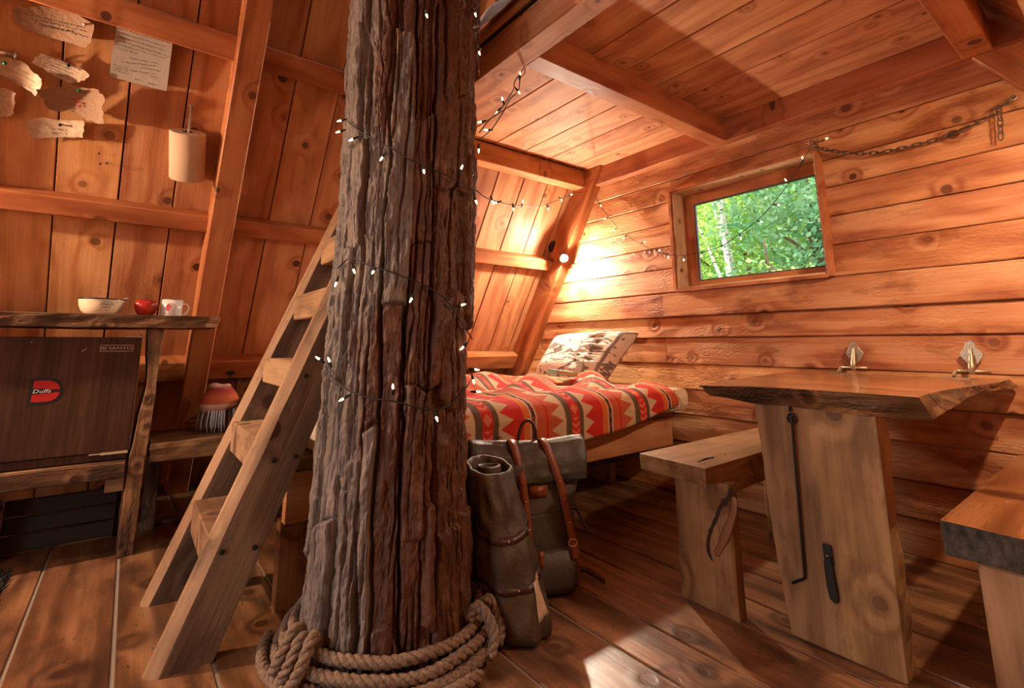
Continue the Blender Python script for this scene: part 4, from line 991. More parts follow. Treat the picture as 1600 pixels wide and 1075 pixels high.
v, f = loft([[Vector((x, 2.86, z)) for x, z in dn], [Vector((x+.003*noise.noise(Vector((x*30, z*30, 8))), 2.90, z)) for x, z in dn], [Vector((x-.006, 3.02, z)) for x, z in dn]])
o = obj('post', ([Ri @ p for p in v], f), M['old'], sup, R, local=True); bevel(o, .004, 2)
plank('post', (-1.1, 2.9, 0), (-1.1, 2.9, .999), (1, 0, 0), 0.07, .07, M['old'], sup)
sh = empty('fridge_shelf', (-0.4, 2.95, 0.38), 'rough plank shelf carrying the fridge', 'shelf')
plank('front_board', (-1.1, 2.865, 0.374), (0.033, 2.865, 0.371), (0, 0, 1), 0.068, 0.03, M['old'], sh, .004, seg=8, warp=.006)
for k in range(3): plank('shelf_board', (-1.1, 2.95+k*.14, 0.398), (0.033, 2.95+k*.14, 0.398), (0, 1, 0), 0.135, 0.02, M['old'], sh)
plank('cleat', (-0.03, 2.90, 0.305), (0.036, 2.90, 0.305), (0, 0, 1), 0.062, 0.03, M['tread'], sh)
# fridge
fg = Mat('woodgrain_laminate'); fx, fy, fz_ = fg.sep(fg.coord()); fn = fg.noise(fg.vec(fx*38.0, fy*38.0, fz_*1.6), 1.6, 5, .6); fn2 = fg.noise(fg.vec(fx*9.0, fy*9.0, fz_*.7), 1.5, 3)
fgm = fg.set(fg.ramp(fn*.6+fn2*.4, [(.3, (.022, .009, .005)), (.5, (.058, .025, .013)), (.7, (.105, .050, .027))]), .55, Specular_IOR_Level=.2)
fd = plain('fridge_body', (.035, .022, .016), .45); cream = plain('trim_cream', (.55, .42, .28), .5); dk = plain('sticker_black', (.008, .008, .008), .45); rd = plain('sticker_red', (.42, .012, .012), .45); wh = plain('print_white', (.75, .72, .68), .5)
FY = 2.885
fr = empty('mini_fridge', (-.24, 3.1, .41), 'brown woodgrain mini fridge under the countertop', 'fridge')
o = obj('body', box((-.52, FY+.035, .412), (.038, 3.30, .945)), fd, fr); bevel(o, .006)
dr = obj('door', box((-.522, FY, .448), (.041, FY+.032, .957)), fgm, fr); bevel(dr, .004)
o = obj('kick_plate', box((-.52, FY+.01, .412), (.036, FY+.034, .446)), fgm, fr); bevel(o, .003)
obj('edge_trim', merge(box((.0412, FY-.001, .45), (.044, FY+.033, .955)),), plain('door_trim', (.16, .09, .05), .4), dr)
obj('hinge', merge(box((-.02, FY+.002, .957), (.045, FY+.03, .963)), sphere((.036, FY+.014, .964), .006, 8, 6)), M['steel'], fr)
obj('hinge', merge(box((-.06, FY-.004, .438), (.038, FY+.002, .448)), box((-.10, FY-.004, .442), (-.06, FY+.0, .446))), cream, fr)
def onface(vf, x, z, y=FY-.0015): return [(x+q[0], y-q[2], z+q[1]) for q in vf[0]], vf[1]
def rectf(x0, z0, x1, z1, y=FY-.001): return [(x0, y, z0), (x1, y, z0), (x1, y, z1), (x0, y, z1)], [(0, 1, 2, 3)]
b0_, b1_2 = ony(157, 539, FY), ony(208, 549, FY); x0, x1, z0, z1 = b0_.x, b1_2.x, b1_2.z, b0_.z; t_ = .0022
bd = obj('badge', merge(rectf(x0, z0, x1, z0+t_), rectf(x0, z1-t_, x1, z1), rectf(x0, z0, x0+t_, z1), rectf(x1-t_, z0, x1, z1), rectf(x0+.021, z0, x0+.0228, z1)), cream, dr)
obj('lettering', onface(textvf('SANYO', .0195, sx=1.36), (x0+x1)/2+.0125, (z0+z1)/2), cream, bd)
ccx, ccz = x0+.0115, (z0+z1)/2
obj('emblem', merge(*[([(ccx+r*math.cos(a), FY-.0012, ccz+r*math.sin(a)) for a in np.linspace(0, 2*pi, 17)[:-1] for r in (rr, rr-.0016)], [(2*i, 2*((i+1) % 16), 2*((i+1) % 16)+1, 2*i+1) for i in range(16)]) for rr in (.007, .004)]), cream, bd)
# sticker D
spx = lambda x, y: ony(x*260/998, 500+y*280/1075, FY)
def poly(pts, y): return [(p.x, y, p.z) for p in pts], [tuple(range(len(pts)))]
outl = [(185, 352), (215, 345), (300, 345), (340, 353), (368, 372), (383, 405), (378, 440), (358, 470), (325, 492), (270, 505), (155, 512), (170, 440)]
stk = obj('sticker', poly([spx(*q) for q in outl], FY-.0010), dk, dr)
obj('red_field', merge(poly([spx(*q) for q in [(207, 365), (300, 363), (330, 370), (350, 385), (362, 408), (362, 414), (300, 415), (197, 408)]], FY-.0018), poly([spx(*q) for q in [(192, 450), (300, 438), (358, 430), (352, 450), (335, 470), (305, 485), (265, 491), (182, 494)]], FY-.0018)), rd, stk)
dc = spx(250, 428); obj('lettering', onface(textvf('Duffs', .0225, .15, 1.25), dc.x, dc.z, FY-.0022), wh, stk)
for p in [(185, 135, 195, 128), (490, 190, 520, 172)]:
    a, b = spx(p[0], p[1]), spx(p[2], p[3]); obj('scratch', tube([(a.x, FY-.0005, a.z), (b.x, FY-.0005, b.z)], .0008, 5), wh, dr)

# bowl with spoon, apple, mug
enamel = plain('cream_enamel', (.72, .60, .43), .18); rimk = plain('black_rim', (.012, .011, .012), .25); inkb = plain('print_black', (.02, .022, .025), .4)
bc = Vector((-0.125, 2.93, CZ))
bw = empty('enamel_bowl', bc, 'cream enamel bowl with black rim and printed lettering on the counter', 'bowl')
Tb = Matrix.Translation(bc)
pr_ = [(.0001, .001), (.056, .001), (.060, .004), (.075, .018), (.084, .040), (.088, .066), (.0895, .070), (.087, .070), (.0825, .042), (.073, .021), (.058, .0075), (.0001, .006)]
obj('shell', lathe(pr_, 48), enamel, bw, Tb, smooth=True, local=True)
obj('rim', xf(tube([(.090*math.cos(a), .090*math.sin(a), .071) for a in np.linspace(0, 2*pi, 49)[:-1]], .0024, 8, closed=True), Tb), rimk, bw, smooth=True)
def bowlr(z): return float(np.interp(z, [.004, .018, .040, .066], [.060, .075, .084, .088]))
def onlathe(vf, c, ang, z0, rf, off=.0008):
    out = []
    for q in vf[0]:
        z = z0+q[1]; r = rf(z)+off; a = ang+q[0]/r; out.append((c.x+r*math.cos(a), c.y+r*math.sin(a), c.z+z))
    return out, vf[1]
angc = math.atan2(-bc.y, -bc.x)+0.22
def polyline2(pts, w):
    v, f = [], []
    for a, b in zip(pts[:-1], pts[1:]):
        a, b = Vector((*a, 0)), Vector((*b, 0)); d = (b-a).normalized(); n = Vector((-d.y, d.x, 0))*w/2; k = len(v)
        v += [a-n, b-n, b+n, a+n]; f.append((k, k+1, k+2, k+3))
    return v, f
lt = obj('lettering', merge(onlathe(textvf('Adventure', .0125, .35), bc, angc, .046, bowlr), onlathe(textvf('BEGINS', .0075, 0, 1.3), bc, angc, .033, bowlr), onlathe(textvf('~', .016), bc, angc, .022, bowlr),
    onlathe(polyline2([(-.020, .051), (-.010, .058), (-.004, .055), (.003, .060), (.010, .055), (.020, .051)], .0014), bc, angc, 0, bowlr)), inkb, bw)
sp0 = bc+Vector((.03, -.01, .03)); sp1 = bc+Vector((.092, .03, .088))
spn = tag(obj('spoon', merge(tube(catmull([sp0, (sp0+sp1)/2+Vector((0, 0, .004)), sp1], 6), [.003]*8+[.004, .0045, .005, .0055, .004], 8), sphere(sp0, .014, 12, 8, (1.3, .9, .35))), M['steel'], smooth=True), 'metal spoon standing in the enamel bowl', 'spoon')
ac = Vector((.043, 2.93, CZ))
apm = Mat('apple_skin'); an = apm.noise(apm.coord(), 9.0, 4); apm.set(apm.ramp(an, [(.35, (.30, .010, .008)), (.75, (.50, .045, .018))]), .18)
ap = empty('apple', ac, 'shiny red apple between bowl and mug', 'apple')
pr_ = [(.0001, .007), (.010, .003), (.020, .0005), (.027, .002), (.036, .012), (.044, .028), (.0495, .046), (.050, .056), (.046, .068), (.037, .0755), (.026, .0785), (.016, .0765), (.007, .071), (.0001, .068)]
v, f = lathe(pr_, 30); v = [(q[0]*(1+.05*math.cos(5*math.atan2(q[1], q[0]))*(.6)), q[1]*(1+.05*math.cos(5*math.atan2(q[1], q[0]))*.6), q[2]) for q in v]
obj('fruit', (v, f), apm.mat, ap, Matrix.Translation(ac), smooth=True, local=True)
obj('stem', tube([ac+Vector((0, 0, .069)), ac+Vector((.001, 0, .076)), ac+Vector((.004, .002, .082))], .0016, 6), M['nail'], ap)
mc = Vector((.150, 2.93, CZ)); mw = plain('white_enamel', (.66, .60, .55), .2)
mg = empty('enamel_mug', mc, 'white enamel mug with a red leaf emblem on the counter end', 'mug')
pr_ = [(.0001, .001), (.041, .001), (.0435, .005), (.0445, .04), (.0455, .083), (.043, .083), (.042, .04), (.040, .006), (.0001, .006)]
obj('cup', lathe(pr_, 40), mw, mg, Matrix.Translation(mc), smooth=True, local=True)
obj('rim', xf(tube([(.0448*math.cos(a), .0448*math.sin(a), .0838) for a in np.linspace(0, 2*pi, 41)[:-1]], .0018, 8, closed=True), Matrix.Translation(mc)), plain('mug_rim', (.35, .27, .20), .25, .4), mg, smooth=True)
hd = Vector((.95, .31, 0)).normalized()
obj('handle', tube(catmull([mc+hd*.043+Vector((0, 0, .064)), mc+hd*.062+Vector((0, 0, .066)), mc+hd*.075+Vector((0, 0, .052)), mc+hd*.073+Vector((0, 0, .032)), mc+hd*.058+Vector((0, 0, .014)), mc+hd*.042+Vector((0, 0, .012))], 6), .0042, 8), mw, mg, smooth=True)
am = math.atan2(-mc.y, -mc.x)-.15; mr = lambda z: .0448
circ = [(.021*math.cos(a), .021*math.sin(a)) for a in np.linspace(0, 2*pi, 33)]
def fillp(pts): return [Vector((*p, 0)) for p in pts], [tuple(range(len(pts)))]
half = [(-.004, .018), (-.012, .014), (-.0185, .006), (-.019, -.006), (-.013, -.015), (-.009, -.017), (-.002, -.004), (.001, .006)]
em = obj('emblem', merge(onlathe(polyline2(circ, .0011), mc, am, .044, mr), onlathe(fillp(half), mc, am, .044, mr), onlathe(polyline2([(-.006, -.016), (.002, .002), (.012, .016)], .001), mc, am, .044, mr), onlathe(polyline2([(.002, .002), (.016, .004)], .0008), mc, am, .044, mr), onlathe(polyline2([(-.002, -.006), (.013, -.008)], .0008), mc, am, .044, mr), onlathe(polyline2([(.006, .009), (.006, .018)], .0008), mc, am, .044, mr)), rd, mg)
obj('print', merge(*[onlathe(fillp([(x, -.001), (x+.0022, -.001), (x+.0022, .0012), (x, .0012)]), mc, am, .014, mr) for x in np.arange(-.024, .022, .0036)]), inkb, mg)

# low side bench with things on it
sb = empty('low_shelf', (.35, 3.0, .4), 'rough plank bench seat between counter post and ladder', 'shelf')
slab('board', [(.118, 2.862), (.485, 2.862), (.485, 3.05), (.122, 3.05)], [(.12, 2.865, .385), (.485, 2.865, .385), (.485, 3.05, .385), (.123, 3.05, .385)], .468, M['old'], M['old'], sb, k=6, rough=.006, seed=14, gx=(1, 0, 0))
plank('board', (.108, 3.19, .448), (.485, 3.19, .448), (0, 1, 0), .27, .03, M['old'], sb)
plank('support', (.45, 2.95, 0), (.45, 2.95, .384), (0, 1, 0), .12, .04, M['old'], sb)
plank('support', (.16, 3.22, 0), (.16, 3.22, .432), (1, 0, 0), .06, .06, M['old'], sb)
# dried leaf
lf = plain('dry_leaf', (.32, .12, .045), .7, bump=.4, bscale=50)
lp = onz(303, 662, .485); d_ = Vector((.06, -.015, 0)); n_ = Vector((.02, .045, .0))
lv = []
for i in range(9):
    t = i/8; w = math.sin(t*pi)**.8*(1-.25*t)
    for s in (-1, -.5, 0, .5, 1): lv.append(lp+d_*(t*2-1)*.85+n_*s*w*.8+Vector((0, 0, .012*abs(s)*w+.008*math.sin(t*4))))
lo = tag(obj('dried_leaf', (lv, gridf(9, 5)), lf, smooth=True), 'curled dry brown leaf on the low shelf', 'leaf'); m = lo.modifiers.new('t', 'SOLIDIFY'); m.thickness = .0012
# red pouch with pale fringe
pc_ = Vector((.424, 3.13, .463)); pch = empty('fringed_pouch', pc_, 'round red woven pouch with pale blue fringe behind the ladder', 'pouch')
wv_ = Mat('woven_red'); wx, wy, wz = wv_.sep(wv_.coord()); st = (wz*8.0+0.15).f('FRACT'); wv_.set(wv_.ramp(st + wv_.noise(wv_.coord(), 20.0, 2)*.2, [(0, (.34, .06, .025)), (.4, (.45, .10, .03)), (.7, (.30, .03, .02)), (1, (.55, .33, .24))]), .9)
v, f = lathe([(.0001, .10), (.06, .10), (.088, .125), (.095, .16), (.082, .20), (.055, .228), (.02, .238), (.0001, .236)], 28); obj('bag', ([pc_+q for q in jit(v, .022, 13, 2)], f), wv_.mat, pch, smooth=True)
yarn = plain('pale_yarn', (.42, .44, .44), .9); fvv = []
for k in range(60):
    a = random.uniform(0, 2*pi); r = .085; p = pc_+Vector((math.cos(a)*r, math.sin(a)*r, .115)); w_ = random.uniform(.9, 1.2)
    fvv.append(tube([p, p+Vector((math.cos(a)*.006, math.sin(a)*.006, -.03)), p+Vector((math.cos(a)*.01*w_, math.sin(a)*.01, -.07)), Vector((p.x+random.uniform(-.012, .012), p.y+random.uniform(-.012, .012), pc_.z+.004))], [.004, .0036, .0032, .002], 5))
fo = obj('fringe', merge(*fvv), yarn, pch, smooth=True); fo['kind'] = 'stuff'
obj('fold', (jit(sphere(pc_+Vector((0, 0, .232)), .05, 14, 8, (1.2, 1, .35))[0], .012, 18, 1), sphere((0, 0, 0), .05, 14, 8)[1]), plain('pale_cloth', (.50, .30, .22), .9), pch, smooth=True)
# knob and cord on the low purlin
kp = sl(361, 582, KP-.012); kb_ = empty('coat_knob', kp, 'small dark knob with a hanging cord on the low wall purlin', 'hook')
obj('knob', sphere(kp, .016, 12, 8, (1.5, 1, .7)), M['black'], kb_, smooth=True); obj('shank', tube([kp, kp+NS*.022], .006, 8), M['black'], kb_)
obj('cord', tube([kp+Vector((0, 0, -.005)), kp+Vector((-.002, .002, -.07)), kp+Vector((-.006, .004, -.13))], .0028, 6), M['nail'], kb_)
# things stored below the counter
bin_ = empty('storage_crate', (-.18, 3.35, 0), 'dark wooden storage crate under the fridge shelf', 'crate')
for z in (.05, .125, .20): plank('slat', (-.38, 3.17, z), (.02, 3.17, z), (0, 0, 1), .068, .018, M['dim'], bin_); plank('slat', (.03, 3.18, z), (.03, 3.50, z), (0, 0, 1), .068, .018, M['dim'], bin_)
obj('bottom', box((-.38, 3.18, .002), (.02, 3.50, .016)), M['old'], bin_)
bk2 = Vector((-.50, 3.08, 0)); bkt = empty('bucket', bk2, 'grey metal bucket in the dark under the fridge shelf', 'bucket')
obj('shell', lathe([(.0001, .001), (.095, .001), (.098, .01), (.122, .245), (.125, .25), (.120, .25), (.094, .012), (.0001, .012)], 32), plain('galvanised', (.16, .17, .17), .45, .7, bump=.1), bkt, Matrix.Translation(bk2), smooth=True, local=True)
obj('bail', tube([bk2+Vector((.124*math.cos(a), .05*math.sin(a)*-1, .235-.05*math.sin(a))) for a in np.linspace(0, pi, 14)], .003, 6), M['nail'], bkt, smooth=True)
plank_ = plank('loose_plank', (.13, 3.30, .0125), (.44, 3.24, .0125), (0, 1, 0), .10, .022, M['ladder']); tag(plank_, 'loose grey plank lying on the floor below the low shelf', 'plank')
# shaggy black mat
rgm = plain('black_pile', (.012, .012, .013), .95)
mt_ = empty('doormat', (-.5, 2.6, 0), 'shaggy black doormat on the kitchen floor', 'mat')
obj('backing', box((-.83, 2.36, .002), (-.305, 2.93, .010)), rgm, mt_)
n = 2600; P = np.stack([RNG.uniform(-.84, -.295, n), RNG.uniform(2.35, 2.94, n), np.full(n, .009)], 1); D = RNG.normal(size=(n, 3))*[.010, .010, .003]+[0, 0, .018]
Wd = RNG.normal(size=(n, 3))*[1, 1, .1]; Wd /= np.linalg.norm(Wd, axis=1)[:, None]; Wd *= .004
o = obj('pile', (np.stack([P-Wd, P+Wd, P+D], 1).reshape(-1, 3), np.arange(3*n).reshape(n, 3).tolist()), rgm, mt_); o['kind'] = 'stuff'

# ------------------------------------------------------------------ NOTES pinned to the sloping wall
barkm = Mat('birch_bark_note'); bn = barkm.noise(barkm.vm('MULTIPLY', barkm.coord(), (1.0, 1.0, 1.0)), 30.0, 4); barkm.bump(bn, .4, .006); barkn = barkm.set(barkm.ramp(bn, [(.3, (.36, .24, .16)), (.7, (.60, .46, .34))]), .75)
barkd = plain('dark_bark_note', (.30, .18, .11), .8, bump=.4, bscale=50, var=.25)
paper = plain('note_paper', (.40, .36, .32), .8, bump=.1, bscale=30)
pinb = plain('pin_black', (.01, .01, .012), .3); ping = plain('pin_green', (.01, .20, .06), .3)
def note(name, px, lift, curl, mat, label, lines, pin=None, pinm=None, cat='note', ang=None, jag=0.0, seed=0, group=None, inkm=None):
    rr = random.Random(seed); pts = []
    for i, p in enumerate(px):
        q = px[(i+1) % len(px)]; n = 4 if jag else (1 if len(px) > 8 else 3)
        for j in range(n):
            x = p[0]+(q[0]-p[0])*j/n; y = p[1]+(q[1]-p[1])*j/n
            if jag and j: x += rr.uniform(-jag, jag); y += rr.uniform(-jag, jag)
            pts.append((x, y))
    w = [sl(x, y, KB-.012) for x, y in pts]; c = sum(w, Vector())/len(w)
    if ang is None: ax_ = (sl(px[1][0], px[1][1], KB)-sl(px[0][0], px[0][1], KB)).normalized()
    else: ax_ = (Vector((1, 0, 0))*math.cos(ang)+US*math.sin(ang))
    ay = NS.cross(ax_).normalized()
    rad = max(abs((p-c).dot(ax_)) for p in w)
    H_ = lambda p: (lift*(0.5 - .5*((p-c).dot(ay)/max(.01, rad))) + curl*((p-c).dot(ax_)/rad)**2)
    up = lambda p, e=0: p - NS*(H_(p)*1.6+.006+e)
    e_ = empty(name, up(c), label, cat, group)
    rings_ = [[c+(p-c)*s for p in w] for s in (1, .8, .6, .4, .2, .04)]
    N_ = len(w); v = [up(p) for r in rings_ for p in r]; f = []
    for i in range(len(rings_)-1):
        for j in range(N_): f.append((i*N_+j, i*N_+(j+1) % N_, (i+1)*N_+(j+1) % N_, (i+1)*N_+j))
    f.append(tuple((len(rings_)-1)*N_+j for j in range(N_)))
    o = obj('sheet', (v, f), mat, e_, smooth=False); m = o.modifiers.new('thick', 'SOLIDIFY'); m.thickness = .0012; m.offset = 0
    # handwriting
    V_, F2 = [], []
    for (xa, ya, xb, yb, amp) in lines:
        n = max(8, int(abs(xb-xa)*1.5)); pp = []; gap = False
        for k in range(n+1):
            t = k/n; x = xa+(xb-xa)*t; y = ya+(yb-ya)*t + amp*rr.uniform(-1, 1)
            if rr.random() < .10: pp.append(None)
            else: pp.append(up(sl(x, y, KB-.012), .0016))
        for a, b in zip(pp[:-1], pp[1:]):
            if a is None or b is None: continue
            d = (b-a); nn = NS.cross(d).normalized()*.0007; k = len(V_); V_ += [a-nn, b-nn, b+nn, a+nn]; F2.append((k, k+1, k+2, k+3))
    if F2: obj('handwriting', (V_, F2), inkm or M['ink'], e_)
    if pin:
        p = up(sl(*pin, KB-.012)); obj('pushpin', merge(tube([p+NS*.02, p], .001, 6), tube([p-NS*.0, p-NS*.004, p-NS*.012, p-NS*.016], [.006, .0035, .0035, .0065], 10)), pinm, e_, smooth=True)
z1 = lambda x, y: (x*190/973, 10+y*210/1075)
Z = lambda *a: [z1(*q) for q in a]
def zl(xa, ya, xb, yb, amp=1.3): a, b = z1(xa, ya), z1(xb, yb); return (a[0], a[1], b[0], b[1], amp)
note('bark_note', Z((140, -10), (520, 10), (765, 145), (745, 285), (690, 325), (430, 255), (200, 180), (140, 120), (115, 60)), .012, .025, barkd, 'dark curled birch bark note with rows of writing pinned highest', [zl(220, 60, 700, 170), zl(240, 90, 720, 200), zl(280, 130, 720, 240), zl(340, 150, 600, 200, 2.0)], z1(690, 140), M['steel'], jag=2.0, seed=1, ang=-.25)
note('bark_note', Z((265, 440), (340, 368), (545, 455), (690, 510), (725, 545), (690, 585), (570, 615), (430, 545)), .015, .015, barkn, 'narrow pale bark strip with fine blue writing', [zl(370, 395, 660, 510, .9), zl(365, 420, 640, 530, .9), zl(350, 440, 620, 550, .9), zl(345, 465, 590, 565, .9), zl(400, 505, 560, 575, .9)], z1(555, 467), pinb, jag=1.4, seed=2, ang=-.35, inkm=plain('blue_ink', (.03, .05, .10), .8))
note('bark_note', Z((-40, 400), (110, 410), (210, 445), (270, 510), (355, 575), (345, 640), (300, 705), (150, 620), (20, 540), (-40, 520)), .02, .03, barkn, 'large cream bark sheet curling at its green pin', [zl(60, 560, 290, 660, .6), zl(120, 520, 300, 600, .6), zl(150, 490, 250, 540, .6)], z1(62, 447), ping, jag=1.6, seed=3, ang=-.4)
note('bark_note', Z((-60, 640), (60, 645), (145, 690), (125, 780), (110, 860), (60, 885), (-60, 870)), .015, .02, barkn, 'short cream bark scrap below the large cream sheet', [], None, None, jag=2.2, seed=4, ang=-.2)
note('bark_note', Z((320, 640), (420, 625), (640, 640), (800, 650), (855, 735), (830, 800), (845, 915), (700, 905), (630, 860), (590, 840), (520, 830), (410, 815), (370, 745)), .03, .035, barkd, 'ragged tan bark sheet with red painted dots and a green pin', [], z1(645, 660), ping, jag=2.2, seed=5, ang=-.15)
note('bark_note', Z((230, 905), (360, 880), (470, 905), (670, 905), (685, 930), (670, 1042), (500, 1040), (260, 1050), (235, 980)), .006, .012, barkn, 'small oblong bark tag with two short written lines, lowest of the notes', [zl(390, 970, 545, 985, 2.0), zl(410, 1010, 545, 1015, 1.6)], z1(487, 940), pinb, jag=1.3, seed=6, ang=-.02)
o_ = [c for c in bpy.data.objects if c.name.startswith('bark_note') and 'red painted' in c['label']][0]
obj('painted_dots', merge(*[(lambda p: prism([p+Vector((1, 0, 0))*.005*math.cos(a)+US*.005*math.sin(a) for a in np.linspace(0, 2*pi, 9)[:-1]], -NS*.001))(sl(*z1(*q), KB-.050)) for q in [(585, 740), (635, 740), (680, 745), (625, 765), (640, 797), (668, 775)]]), rd, o_)
zp = lambda x, y: (160+x*130/1075, 20+y*130/1075)
zlp = lambda xa, ya, xb, yb, amp=1.0: (*zp(xa, ya), *zp(xb, yb), amp)
pls = [zlp(240, 140, 830, 320), zlp(220, 190, 870, 385), zlp(215, 245, 820, 430), zlp(205, 300, 830, 490), zlp(195, 345, 870, 560), zlp(190, 395, 830, 590), zlp(180, 440, 450, 520), zlp(340, 575, 720, 650), zlp(240, 630, 690, 680), zlp(500, 700, 750, 750), zlp(370, 740, 680, 790), zlp(600, 810, 720, 830), zlp(420, 850, 500, 875, 1.4), zlp(590, 900, 690, 930, 1.6)] + [zlp(140, 660+k*26, 340, 700+k*28, .7) for k in range(4)]
note('paper_note', [zp(*q) for q in [(205, 88), (560, 185), (900, 272), (918, 300), (895, 480), (870, 680), (845, 900), (825, 1005), (600, 950), (330, 885), (115, 825), (95, 790), (120, 590), (165, 340)]], .02, .006, paper, 'grey sheet of note paper covered in handwriting pinned below the top purlin', pls, zp(553, 207), pinb, seed=8, ang=-.28)
for i, (x, y) in enumerate([(155.5, 238), (157.5, 254), (168, 253)]):
    p = sl(x, y, KB); e_ = tag(obj('wall_nail', merge(tube([p+NS*.01, p-NS*.03], .0016, 6), xf(lathe([(.0001, 0), (.0042, .0005), (.0038, .002), (.0001, .0024)], 10), Matrix.Translation(p-NS*.03) @ (-NS).to_track_quat('Z', 'Y').to_matrix().to_4x4())), M['nail']), 'thin dark nail standing alone above a pair of nails below the bark notes' if i == 0 else 'thin dark nail of the side by side pair below the single nail', 'nail', 'three loose nails below the notes')
# paper towel roll on a long bolt
rc = onpl(293, 243, NS, KB-.085); rax = (onpl(293.5, 205, NS, KB-.085)-onpl(292, 282, NS, KB-.085)).normalized()
hh = (onpl(293.5, 207, NS, KB-.085)-onpl(292, 280, NS, KB-.085)).length/2; rrd = (onpl(321, 243, NS, KB-.085)-onpl(264, 243, NS, KB-.085)).length/2
Rr_ = rax.to_track_quat('Z', 'Y').to_matrix()
tw_ = empty('paper_roll', rc, 'cream paper towel roll hanging on a long steel bolt', 'paper roll', rot=Rr_)
Tm = WM[tw_.name]
kraft = plain('cream_paper', (.56, .40, .27), .85, bump=.06, bscale=25)
obj('paper', lathe([(.024, -hh), (rrd-.003, -hh), (rrd, -hh+.004), (rrd, hh-.004), (rrd-.003, hh), (.024, hh), (.024, -hh)], 40), kraft, tw_, Tm, smooth=False, local=True)
for p in bpy.data.objects[tw_.children[0].name].data.polygons: p.use_smooth = abs(p.normal.z) < .5
obj('core', lathe([(.0235, -hh), (.0235, hh-.001), (.022, hh-.001), (.022, -hh)], 30), plain('core_card', (.10, .06, .035), .9), tw_, Tm, smooth=True, local=True)
t1 = onpl(299, 166, NS, KB-.05); t0 = rc+rax*(hh-.05)
bl_ = tag(obj('long_bolt', merge(tube([rc-rax*hh*.6, t0, t1], .006, 10), xf(lathe([(.0001, 0), (.011, 0), (.012, .003), (.009, .006), (.0001, .007)], 12), Matrix.Translation(t1) @ (t1-t0).to_track_quat('Z', 'Y').to_matrix().to_4x4())), M['steel'], smooth=True), 'long steel bolt standing up through the paper roll', 'bolt')
cl_ = onpl(12, 84, NS, KB-.03); clp = tag(obj('metal_clip', merge(tube([cl_-Vector((.03, 0, 0)), cl_+Vector((.02, 0, .0))], .012, 12), tube([cl_+Vector((.022, 0, 0)), cl_+Vector((.03, 0, 0))], [.016, .016], 12), tube([cl_, cl_+NS*.04], .004, 8)), M['steel'], smooth=True), 'small steel clamp above the large cream bark sheet', 'clip')

# ------------------------------------------------------------------ SPOT LAMPS
lampk = plain('lamp_black', (.02, .018, .016), .35, .4)
def lamp(base, bulb, n_in, label, cfg, mname, rec=.006, axis=None):
    e_ = empty('wall_spotlight', base, label, 'lamp'); base = Vector(base); bulb = Vector(bulb)
    em = emit(mname, cfg['col'], cfg['k'])
    Mz = lambda p, d: Matrix.Translation(p) @ Vector(d).to_track_quat('Z', 'Y').to_matrix().to_4x4()
    obj('base', lathe([(.0001, 0), (.052, 0), (.054, .006), (.052, .022), (.044, .028), (.0001, .029)], 32), lampk, e_, Mz(base, n_in), smooth=True, local=True)
    d = (bulb-base).normalized() if axis is None else Vector(axis).normalized(); st = base+Vector(n_in)*.028; en = bulb-d*.055
    obj('arm', tube([st, (st+en)/2+Vector(n_in)*.012, en], .009, 10), lampk, e_, smooth=True)
    hd_ = obj('head', lathe([(.0001, -.060), (.016, -.060), (.026, -.050), (.031, -.030), (.033, -.004), (.031, -.004), (.028, -.028), (.0001, -.040)], 28), lampk, e_, Mz(bulb, d), smooth=True, local=True)
    obj('bulb', sphere((0, 0, rec), .022, 16, 12), em, e_, Mz(bulb, d), smooth=True, local=True)
la = sl(864, 385, KB); lb = onpl(881.5, 404, NS, KB-.21)
lamp(la, lb, -NS, 'lit black spotlight on the sloping wall above the bed', LAMP_A, 'bulb_bed', rec=-.006, axis=(-1.0, -1.5, -1.0))
lamp(slP(-1.45, 1.85, KB), slP(-1.38, 1.70, KB-.30), -NS, 'black spotlight on the sloping wall over the kitchen end', LAMP_B, 'bulb_kitchen')
lamp(sl2P(2.12, 1.80, KB2), sl2P(2.20, 1.70, KB2-.13), -NS2, 'black spotlight on the opposite slope above the table end', LAMP_C, 'bulb_table', rec=-.010, axis=(0.05, 0.22, -1))

# ------------------------------------------------------------------ STRING LIGHTS
wirem = plain('green_wire', (.010, .016, .010), .5); sockm = plain('green_socket', (.010, .022, .014), .45)
fairy = emit('fairy_bulb', (1.0, .66, .32), 10.0)
bulb_me = meshof('bulb', *lathe([(.0001, .0), (.0028, .001), (.0034, .005), (.0028, .012), (.0012, .017), (.0001, .018)], 10), fairy, True)
sock_me = meshof('socket', *lathe([(.0001, -.019), (.0030, -.019), (.0044, -.006), (.0044, .002), (.0001, .002)], 8), sockm, True)
def stringlight(label, paths, bulbs):
    e_ = empty('string_light', paths[0][0], label, 'string light')
    for p in paths: obj('wire', tube(catmull(p, 5), .0022, 6), wirem, e_, smooth=True)
    for p, d in bulbs:
        Mx = Matrix.Translation(Vector(p)) @ Vector(d).to_track_quat('Z', 'Y').to_matrix().to_4x4()
        b = inst('bulb', bulb_me, e_, Mx); inst('socket', sock_me, b, Mx)
def cylpath(px): return [oncyl(*q, .016) for q in px]
def nd(p): c = tcen(p.z); n = Vector((p.x-c[0], p.y-c[1], 0)).normalized(); return n
wraps = [[(544, 190), (562, 205), (585, 218), (612, 232), (645, 252), (690, 270), (720, 285), (745, 300)],
         [(527, 420), (540, 407), (552, 404), (575, 414), (610, 425), (655, 442), (690, 462), (706, 480), (722, 505), (738, 530)],
         [(508, 572), (520, 590), (545, 610), (580, 622), (615, 627), (655, 637), (685, 640), (706, 630), (722, 614), (738, 592)],
         [(742, 18), (747, 60), (748, 75), (747, 110)]]
def tb(px, dx=0, dy=1):
    p = oncyl(*px, .022); v = RT*dx - UPV*dy + nd(p)*.35; return (p, v.normalized())
